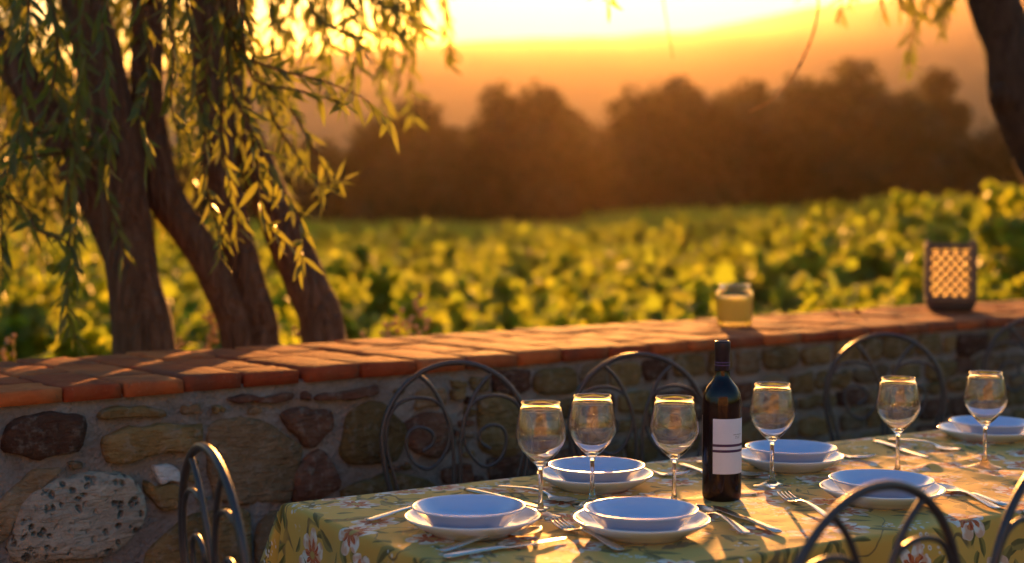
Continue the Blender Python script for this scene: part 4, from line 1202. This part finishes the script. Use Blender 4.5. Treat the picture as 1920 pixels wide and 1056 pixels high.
def leafy(path, gap, start=0.0):
    """positions, directions and hints of leaves along a path"""
    out, acc, side = [], 0.0, 1
    total = sum((b - a).length for a, b in zip(path, path[1:]))
    run = 0.0
    for a, b in zip(path, path[1:]):
        L = (b - a).length
        t_ = (b - a).normalized()
        while acc < L:
            p = a + t_ * acc
            if (run + acc) / total >= start:
                ang = rnd.uniform(0, 6.28) * 0.35 + (0 if side > 0 else math.pi)
                e1 = t_.cross(Vector((0, 1, 0.01))).normalized(); e2 = t_.cross(e1)
                outw = e1 * math.cos(ang) + e2 * math.sin(ang)
                k = rnd.uniform(0.4, 1.5)
                d = t_ * 0.9 + outw * k + Vector((rnd.uniform(-0.3, 0.3), rnd.uniform(-0.3, 0.3), -0.35))
                out.append((p, d.normalized(), Vector((rnd.uniform(-1, 1), rnd.uniform(-1, 1), rnd.uniform(-0.2, 1)))))
                side = -side
            acc += gap * rnd.uniform(0.7, 1.35)
        acc -= L
        run += L
    return out
singles = 0
fol = MB()
def add_leaf(mb, p, d, hint, o, size):
    m = leaf_frame(d, hint)
    v, f = lance_leaf(size, size * rnd.uniform(0.15, 0.21), rnd.uniform(-0.15, 0.35), rnd.uniform(0.1, 0.45), 4)
    mb.add([m @ Vector(q) + p - o for q in v], f)
for i, st in enumerate(STRANDS):
    pts = [Vector(p) for p in st]
    ph_ = rnd.uniform(0, 9)
    for k, p in enumerate(pts): p.y += 0.09 * noise.noise(Vector((ph_, k * 0.7, 0))) * k
    src = min((a for a in anchors if a.z > pts[0].z + 0.02), key=lambda a: (a - pts[0]).length)
    mid = src.lerp(pts[0], 0.5) + Vector((0, 0, 0.06))
    sp = smooth_path([src, mid] + pts, 7)
    n_ = len(sp)
    br = MB().tube([p - wb for p in sp], [0.0075 - 0.0062 * j / (n_ - 1) for j in range(n_)], 6).build('branch', M['twig'], willow)
    for p, d, h in leafy(sp, 0.0155, 0.12):
        if singles < 300 and rnd.random() < 0.62:
            o = put('leaf', rnd.choice(leaf_meshes), br)
            m = leaf_frame(d, h).to_4x4()
            o.matrix_local = Matrix.Translation(p - wb) @ m @ Matrix.Scale(rnd.uniform(0.75, 1.15), 4)
            singles += 1
        else:
            add_leaf(fol, p, d, h, wb, rnd.uniform(0.06, 0.1))
# the rest of the crown: drooping shoots in the volume above and behind
shoots = MB()
for i in range(560):
    u = rnd.random()
    x = rnd.uniform(-2.6, -0.35)
    y = rnd.uniform(3.95, 6.4)
    if y < 4.9 and x > -0.75: continue
    if y < 4.85 and rnd.random() < 0.8: continue
    if x > -1.0 and rnd.random() < 0.45: continue
    zt = rnd.uniform(1.75, 3.1)
    L = rnd.uniform(0.3, 0.85)
    if x > -0.9 and zt - L < 1.75 : zt = 1.75 + L + rnd.uniform(0, 0.4)
    if behind_wall(x, y) < 0.1: continue
    lean = Vector((rnd.uniform(-0.25, 0.3), rnd.uniform(-0.2, 0.2), -1))
    pts = [Vector((x, y, zt)) + lean * L * q_ + Vector((0.04 * noise.noise(Vector((i, q_ * 2, 0))), 0, 0)) for q_ in (0, 0.33, 0.66, 1)]
    shoots.tube([p - wb for p in smooth_path(pts, 2)], 0.0022, 4, cap=False)
    for p, d, h in leafy(smooth_path(pts, 3), 0.021):
        add_leaf(fol, p, d, h, wb, rnd.uniform(0.065, 0.11))
tag(shoots.build('shoots', M['twig'], willow), kind='stuff')
tag(fol.build('foliage', M['willow_leaf'], willow), kind='stuff')

# ------------------------------------------------------------------ leaning tree at the right
rb = Vector((3.16, 7.2, ground_z(3.16, 7.2)))
rt = empty('leaning_tree', rb)
tag(rt, 'leaning tree with one dark thick trunk past the lantern and sparse hanging twigs', 'tree')
pts = [Vector(p[:3]) for p in RTRUNK][::-1]; rad = [p[3] for p in RTRUNK][::-1]
pts = [Vector((3.16, 7.2, rb.z - 0.1)), Vector((3.14, 7.2, rb.z + 0.25))] + pts; rad = [0.26, 0.2] + rad
pts += [Vector((2.0, 7.0, 3.5)), Vector((1.7, 6.7, 4.1))]; rad += [0.09, 0.05]
MB().tube([p - rb for p in smooth_path(pts, 6)], lerp_list(rad, 6), 22, wob=0.12).build('trunk', M['dark_bark'], rt)
kn = MB().tube([Vector(p) - rb for p in smooth_path([(2.52, 7.16, 1.93), (2.44, 7.13, 1.945), (2.39, 7.12, 1.955)], 4)], lerp_list([0.10, 0.075, 0.03], 4), 12, wob=0.2).build('knot', M['dark_bark'], rt)
rl = [[(2.33, 7.2, 2.62), (1.9, 6.6, 2.85), (1.5, 6.0, 2.75), (1.12, 5.25, 2.42)], [(2.25, 7.2, 2.86), (1.9, 6.7, 2.95), (1.75, 6.3, 2.7), (1.70, 6.2, 2.45)], [(1.9, 6.6, 2.85), (1.3, 6.2, 2.85), (0.8, 6.05, 2.6), (0.62, 6.0, 2.36)]]
ra = []
for lb in rl:
    sp = smooth_path(lb, 8); ra += sp
    MB().tube([p - rb for p in sp], [0.03 - 0.02 * j / (len(sp) - 1) for j in range(len(sp))], 10, wob=0.1).build('limb', M['dark_bark'], rt)
rfol = MB()
TWIGS += [[(1.62, 6.2, 2.42), (1.66, 6.2, 2.32), (1.70, 6.2, 2.20)], [(1.80, 6.4, 2.44), (1.86, 6.4, 2.34), (1.84, 6.4, 2.22)], [(2.0, 6.3, 2.44), (1.93, 6.3, 2.33), (1.87, 6.3, 2.18)], [(1.56, 6.3, 2.42), (1.50, 6.3, 2.32), (1.47, 6.3, 2.24)]]
for i, tw in enumerate(TWIGS):
    owner = willow if i in (5, 6, 7) else rt
    o0 = wb if owner is willow else rb
    pool = anchors if owner is willow else ra
    P0 = [Vector(p) for p in tw]
    src = min((a for a in pool if a.z > P0[0].z), key=lambda a: (a - P0[0]).length)
    sp = smooth_path([src, src.lerp(P0[0], 0.55) + Vector((0, 0, 0.05))] + P0, 7)
    br = MB().tube([p - o0 for p in sp], [0.0065 - 0.0045 * j / (len(sp) - 1) for j in range(len(sp))], 6).build('twig', M['twig'], owner)
    if i in (0, 1):
        continue
    lf = MB()
    for p, d, h in leafy(sp, 0.014, 0.3):
        add_leaf(lf, p, d, h, o0, rnd.uniform(0.06, 0.1))
        if i in (2, 3, 5, 10, 11, 12): add_leaf(lf, p + Vector((rnd.uniform(-0.02, 0.02), rnd.uniform(-0.04, 0.04), 0.01)), d, -h, o0, rnd.uniform(0.05, 0.09))
    tag(lf.build('foliage', M['willow_leaf'], br), kind='stuff')
for i in range(60):
    x, y, zt = rnd.uniform(0.9, 3.4), rnd.uniform(6.2, 8.2), rnd.uniform(2.75, 3.7)
    pts = [Vector((x, y, zt)) + Vector((rnd.uniform(-0.1, 0.1), 0, -0.16)) * q_ for q_ in (0, 1, 2)]
    for p, d, h in leafy(pts, 0.03): add_leaf(rfol, p, d, h, rb, rnd.uniform(0.07, 0.11))
tag(rfol.build('foliage', M['willow_leaf'], rt), kind='stuff')

# ------------------------------------------------------------------ vineyard
def vine_leaf(s):
    pr = [(0, -0.42), (0.22, -0.52), (0.52, -0.22), (0.42, 0.0), (0.6, 0.22), (0.26, 0.3), (0, 0.62), (-0.26, 0.3), (-0.6, 0.22), (-0.42, 0.0), (-0.52, -0.22), (-0.22, -0.52)]
    v = [(0, 0, 0.06 * s)] + [(x * s, y * s, -0.10 * s * (x * x + y * y) * 2) for x, y in pr]
    return v, [(0, k + 1, (k + 1) % 12 + 1) for k in range(12)]
def quad_leaf(s):
    return [(-0.5 * s, 0, 0), (0, -0.5 * s, 0.08 * s), (0.5 * s, 0, 0), (0, 0.55 * s, 0.08 * s)], [(0, 1, 2), (0, 2, 3)]
def np_leaves(centers, size, leaf):
    """many randomly turned leaves as one vertex / face list"""
    n = len(centers)
    lv, lf = leaf(1.0)
    lv = np.array(lv)
    ang = nrg.uniform(0, 2 * np.pi, n); tilt = nrg.uniform(-1.2, 1.2, n); tilt2 = nrg.uniform(-1.2, 1.2, n)
    ca, sa, cb, sb, cg, sg = np.cos(ang), np.sin(ang), np.cos(tilt), np.sin(tilt), np.cos(tilt2), np.sin(tilt2)
    x, y, z = (lv[None, :, k] * size[:, None] for k in range(3))
    y, z = y * cb[:, None] - z * sb[:, None], y * sb[:, None] + z * cb[:, None]
    x, z = x * cg[:, None] + z * sg[:, None], -x * sg[:, None] + z * cg[:, None]
    x, y = x * ca[:, None] - y * sa[:, None], x * sa[:, None] + y * ca[:, None]
    V = np.stack([x, y, z], -1) + centers[:, None, :]
    Fa = np.array(lf)[None] + (np.arange(n) * len(lv))[:, None, None]
    return V.reshape(-1, 3), Fa.reshape(-1, len(lf[0]))
def np_obj(name, V, Fa, mat, parent=None):
    m = bpy.data.meshes.new(name)
    k = Fa.shape[1]
    m.vertices.add(len(V)); m.vertices.foreach_set('co', V.astype(np.float32).ravel())
    m.loops.add(Fa.size); m.loops.foreach_set('vertex_index', Fa.astype(np.int32).ravel())
    m.polygons.add(len(Fa)); m.polygons.foreach_set('loop_start', np.arange(0, Fa.size, k, dtype=np.int32))
    m.materials.append(mat)
    m.update(calc_edges=True)
    o = bpy.data.objects.new(name, m)
    col.objects.link(o); o.parent = parent
    return o
def vine_cloud(n):
    """leaf positions of one vine: a hedge-like mass with upright shoots"""
    P = []
    nm = int(n * 0.72)
    x = nrg.uniform(-0.62, 0.62, nm); h = nrg.beta(2.0, 1.5, nm) * 0.95 + 0.50
    wd = 0.42 * (1 - ((h - 0.95) / 0.75) ** 2).clip(0.15, 1)
    a = nrg.uniform(-1, 1, nm); y = np.sign(a) * np.abs(a) ** 0.6 * wd
    P.append(np.stack([x, y, h], -1))
    ns = 9
    per = (n - nm) // ns
    for k in range(ns):
        x0, y0 = nrg.uniform(-0.6, 0.6), nrg.uniform(-0.2, 0.2)
        hh = nrg.uniform(0.12, 0.5)
        u = nrg.uniform(0, 1, per)
        P.append(np.stack([x0 + nrg.normal(0, 0.045, per) + u * nrg.uniform(-0.15, 0.15), y0 + nrg.normal(0, 0.045, per), 1.22 + u * hh], -1))
    return np.concatenate(P)
variants = []
for k in range(6):
    c = vine_cloud(1150)
    V, Fa = np_leaves(c, nrg.uniform(0.06, 0.125, len(c)), vine_leaf)
    root = empty('grape_vine', (0, 0, 0))
    np_obj('foliage', V, Fa, M['vine_leaf'], root)
    MB().tube(smooth_path([(0, 0, -0.05), (0.03, 0.02, 0.3), (-0.02, 0.0, 0.6), (0.03, 0, 0.95)], 4), lerp_list([0.035, 0.03, 0.028, 0.02], 4), 8, wob=0.2).build('trunk', M['dark_bark'], root)
    tag(root, 'bushy green grapevine in the sunlit vineyard rows beyond the wall', 'grapevine', 'grapevines beyond the wall')
    variants.append(root)
RD = R(14)
rdir, rnor = Vector((math.cos(RD), math.sin(RD), 0)), Vector((-math.sin(RD), math.cos(RD), 0))
cand = []
for row in range(0, 52):
    for k in range(-60, 61):
        p = rdir * (k * 0.98 + (row % 2) * 0.4) + rnor * (7.0 + row * 1.62)
        px_, py_ = p.x + rnd.uniform(-0.15, 0.15), p.y + rnd.uniform(-0.12, 0.12)
        if py_ < 5 or py_ > 84 or behind_wall(px_, py_) < 1.9: continue
        if abs(px_) > 0.40 * py_ + 1.2: continue
        if (Vector((px_, py_)) - Vector((3.16, 7.2))).length < 0.8: continue
        cand.append((math.hypot(px_, py_), px_, py_))
cand.sort()
for i, (d, x, y) in enumerate(cand[:295]):
    src = variants[i % 6]
    o = src if i < 6 else copy_tree(src)
    o.location = (x, y, ground_z(x, y)); o.rotation_euler = (0, 0, RD + rnd.choice((0, math.pi)) + rnd.uniform(-0.15, 0.15))
    s_ = rnd.uniform(0.9, 1.12)
    o.scale = (s_, s_, s_ * rnd.uniform(0.92, 1.1))
Vs, Fs, base_i = [], [], 0
for (d, x, y) in cand[295:]:
    n = 260 if d < 45 else 170
    c = vine_cloud(n)
    ca, sa = math.cos(RD), math.sin(RD)
    c = np.stack([c[:, 0] * ca - c[:, 1] * sa + x, c[:, 0] * sa + c[:, 1] * ca + y, c[:, 2] * rnd.uniform(0.9, 1.1) + ground_z(x, y)], -1)
    V, Fa = np_leaves(c, nrg.uniform(0.10, 0.20, len(c)) * (1.0 if d < 45 else 1.3), quad_leaf)
    Vs.append(V); Fs.append(Fa + base_i); base_i += len(V)
fv = np_obj('far_vines', np.concatenate(Vs), np.concatenate(Fs), M['vine_leaf'])
tag(fv, 'far mass of sunlit vine rows below the trees', 'vines', kind='stuff')

# ------------------------------------------------------------------ trees beyond the vineyard
def far_tree(x, y, w, h, label, lobes=None, n=13000, cat='tree'):
    z0 = ground_z(x, y)
    root = empty('broadleaf_tree', (x, y, z0))
    tag(root, label, cat, 'trees beyond the vineyard')
    MB().tube(smooth_path([(0, 0, -0.3), (0.1, 0, h * 0.2), (-0.1, 0.1, h * 0.45), (0.1, 0, h * 0.72)], 4), lerp_list([0.4, 0.3, 0.22, 0.08], 4), 10, wob=0.2).build('trunk', M['dark_bark'], root)
    L = []
    for lx, lz, r in (lobes or []):
        L.append((lx * w, rnd.uniform(-0.15, 0.15) * w, lz * h, r * w, r * w, r * w * 0.95))
    for k in range(22):
        a = rnd.uniform(0, 6.28); rr = rnd.uniform(0.05, 0.36) * w
        zc = rnd.uniform(0.12, 0.72) * h
        r = rnd.uniform(0.18, 0.28) * w
        L.append((math.cos(a) * rr, math.sin(a) * rr * 0.8, zc, r, r, r * rnd.uniform(0.8, 1.15)))
    P = []
    tot = sum(l[3] ** 2 for l in L)
    for lx, ly, lz, a, b, c in L:
        m = int(n * a * a / tot) + 1
        d = nrg.normal(size=(m, 3)); d /= np.linalg.norm(d, axis=1)[:, None]
        r = nrg.uniform(0.25, 1.0, m) ** 0.7
        r *= 1 + 0.16 * np.sin(d[:, 0] * 7 + lx) * np.cos(d[:, 2] * 6 + lz)
        q = d * r[:, None] * np.array([a, b, c]) + np.array([lx, ly, lz])
        P.append(q[(q[:, 2] > 0.1)])
    P = np.concatenate(P)
    V, Fa = np_leaves(P, nrg.uniform(0.3, 0.62, len(P)), quad_leaf)
    np_obj('crown', V, Fa, M['tree_leaf'], root)
    return root
def fx(px_, Y): return (px_ - 960) / 2666.7 * Y
def fh(py_, Y, x): return 1.295 + (420 - py_) / 2666.7 * Y - ground_z(x, Y)
TREES = [
 (760, 90, 8.6, 168, 'round dark tree whose crown ends the row beside the willow branches', [(0.08, 0.80, 0.22), (-0.26, 0.60, 0.20), (0.32, 0.62, 0.17)]),
 (985, 92, 8.8, 148, 'twin topped dark tree in the row beyond the vines', [(-0.2, 0.84, 0.17), (0.12, 0.83, 0.19), (0.36, 0.62, 0.2)]),
 (1275, 90, 8.6, 138, 'dark tree with one broad top beside the gap of bright sky', [(-0.05, 0.83, 0.20), (0.33, 0.72, 0.2), (-0.32, 0.6, 0.19)]),
 (1405, 95, 6.6, 140, 'narrow dark tree squeezed between two broader crowns', [(0.0, 0.83, 0.22)]),
 (1600, 87, 9.6, 106, 'tallest and broadest dark tree of the row beyond the vines', [(0.04, 0.84, 0.19), (-0.28, 0.70, 0.22), (0.3, 0.62, 0.2)]),
 (1480, 93, 7.6, 190, 'low dark tree closing the gap next to the tallest crown', [(0, 0.75, 0.28), (0.3, 0.6, 0.2)]),
 (1690, 94, 8.0, 170, 'dark shoulder high tree merging into the tallest crown', [(0, 0.78, 0.26)]),
 (1195, 97, 7.0, 205, 'low dark tree under the broad topped crown', [(0, 0.76, 0.28)]),
 (1758, 112, 7.0, 116, 'round treetop standing farther back behind the row near the leaning trunk', [(0.0, 0.85, 0.22)]),
 (1800, 84, 8.2, 232, 'low olive toned tree in the row next to the leaning trunk', [(-0.2, 0.75, 0.25), (0.25, 0.78, 0.22)]),
 (1985, 84, 8.0, 190, 'dark tree half hidden by the leaning trunk', [(0, 0.8, 0.25)]),
 (1120, 96, 7.0, 235, 'low dark tree filling the dip under the brightest sky', [(0, 0.75, 0.28)]),
 (865, 98, 6.6, 250, 'low dark tree filling the gap between two round crowns', [(0, 0.75, 0.28)]),
 (590, 92, 8.4, 262, 'lower dark tree seen past the outermost willow trunk', [(0, 0.75, 0.25), (0.3, 0.6, 0.2)]),
 (400, 94, 9.0, 285, 'dark tree seen between the willow trunks', [(0, 0.78, 0.25)]),
 (170, 94, 9.0, 300, 'dark tree seen past the thickest willow trunk', [(0.1, 0.78, 0.25)]),
 (-30, 92, 9.0, 280, 'dark tree at the willow end of the row beyond the vines', [(0, 0.78, 0.25)]),
]
for px_, Y, w, topy, lab_, lobes in TREES:
    x = fx(px_, Y)
    far_tree(x, Y, w, fh(topy, Y, x), lab_, lobes)

# ------------------------------------------------------------------ seeding weeds right behind the wall
def weed(x, y, ztop, n, lab_):
    root = empty('seed_grass', (x, y, ground_z(x, y)))
    z0 = ground_z(x, y)
    tag(root, lab_, 'weed', 'seeding weeds behind the wall')
    sm, hd = MB(), MB()
    lf = MB()
    for k in range(n):
        bx, by = rnd.uniform(-0.05, 0.05), rnd.uniform(-0.05, 0.05)
        tx, ty, tz = rnd.uniform(-0.16, 0.16), rnd.uniform(-0.1, 0.1), (ztop - z0) * rnd.uniform(0.88, 1.0)
        pth = smooth_path([(bx, by, 0), (bx + tx * 0.3, by + ty * 0.3, tz * 0.55), (tx, ty, tz)], 6)
        sm.tube(pth, 0.0022, 5)
        for j in range(14):
            u = j / 13
            p = Vector((tx, ty, tz)) + Vector((tx * 0.25 * u, 0, -0.14 * u)) + Vector((rnd.uniform(-1, 1), rnd.uniform(-1, 1), rnd.uniform(-1, 1))) * 0.022
            hd.lathe([(0, -0.010), (0.0085, -0.003), (0.0085, 0.004), (0, 0.011)], 6)
            for q_ in range(len(hd.v) - 14, len(hd.v)):
                hd.v[q_] = tuple(Vector(hd.v[q_]) + p)
        for j in range(9):
            u = rnd.uniform(0.35, 0.85)
            p = Vector((bx, by, 0)).lerp(Vector((tx, ty, tz)), u)
            add_leaf(lf, p, Vector((rnd.uniform(-1, 1), rnd.uniform(-1, 1), 0.4)), Vector((0, 0, 1)), Vector((0, 0, 0)), rnd.uniform(0.06, 0.1))
    sm.build('stems', M['grass'], root); hd.build('seed_heads', M['seed'], root); lf.build('leaves', M['grass'], root)
weed(-0.50, 5.1, 1.09, 8, 'weed with pale round seed heads right beside the outermost willow trunk')
weed(-0.83, 5.25, 1.03, 6, 'weed with pale seed heads between two willow trunks')
weed(-1.08, 5.2, 1.00, 4, 'weed with small leaves in the gap beside the thickest willow trunk')
weed(-1.50, 4.75, 0.93, 3, 'yellow leaved weed behind the coping near the bare wall end')

# ------------------------------------------------------------------ haze
hz_m = bpy.data.materials.new('warm_haze')
hz_m.use_nodes = True
nt = hz_m.node_tree
nt.nodes.clear()
ho = nt.nodes.new('ShaderNodeOutputMaterial')
pv = nt.nodes.new('ShaderNodeVolumePrincipled')
pv.inputs['Color'].default_value = (1.0, 0.74, 0.48, 1)
pv.inputs['Density'].default_value = 0.000095
pv.inputs['Anisotropy'].default_value = 0.77
nt.links.new(pv.outputs[0], ho.inputs['Volume'])
hb = MB().box((-3700, -70, -2.3), (3700, 3800, 490)).build('haze', hz_m, smooth=False)
tag(hb, kind='stuff')
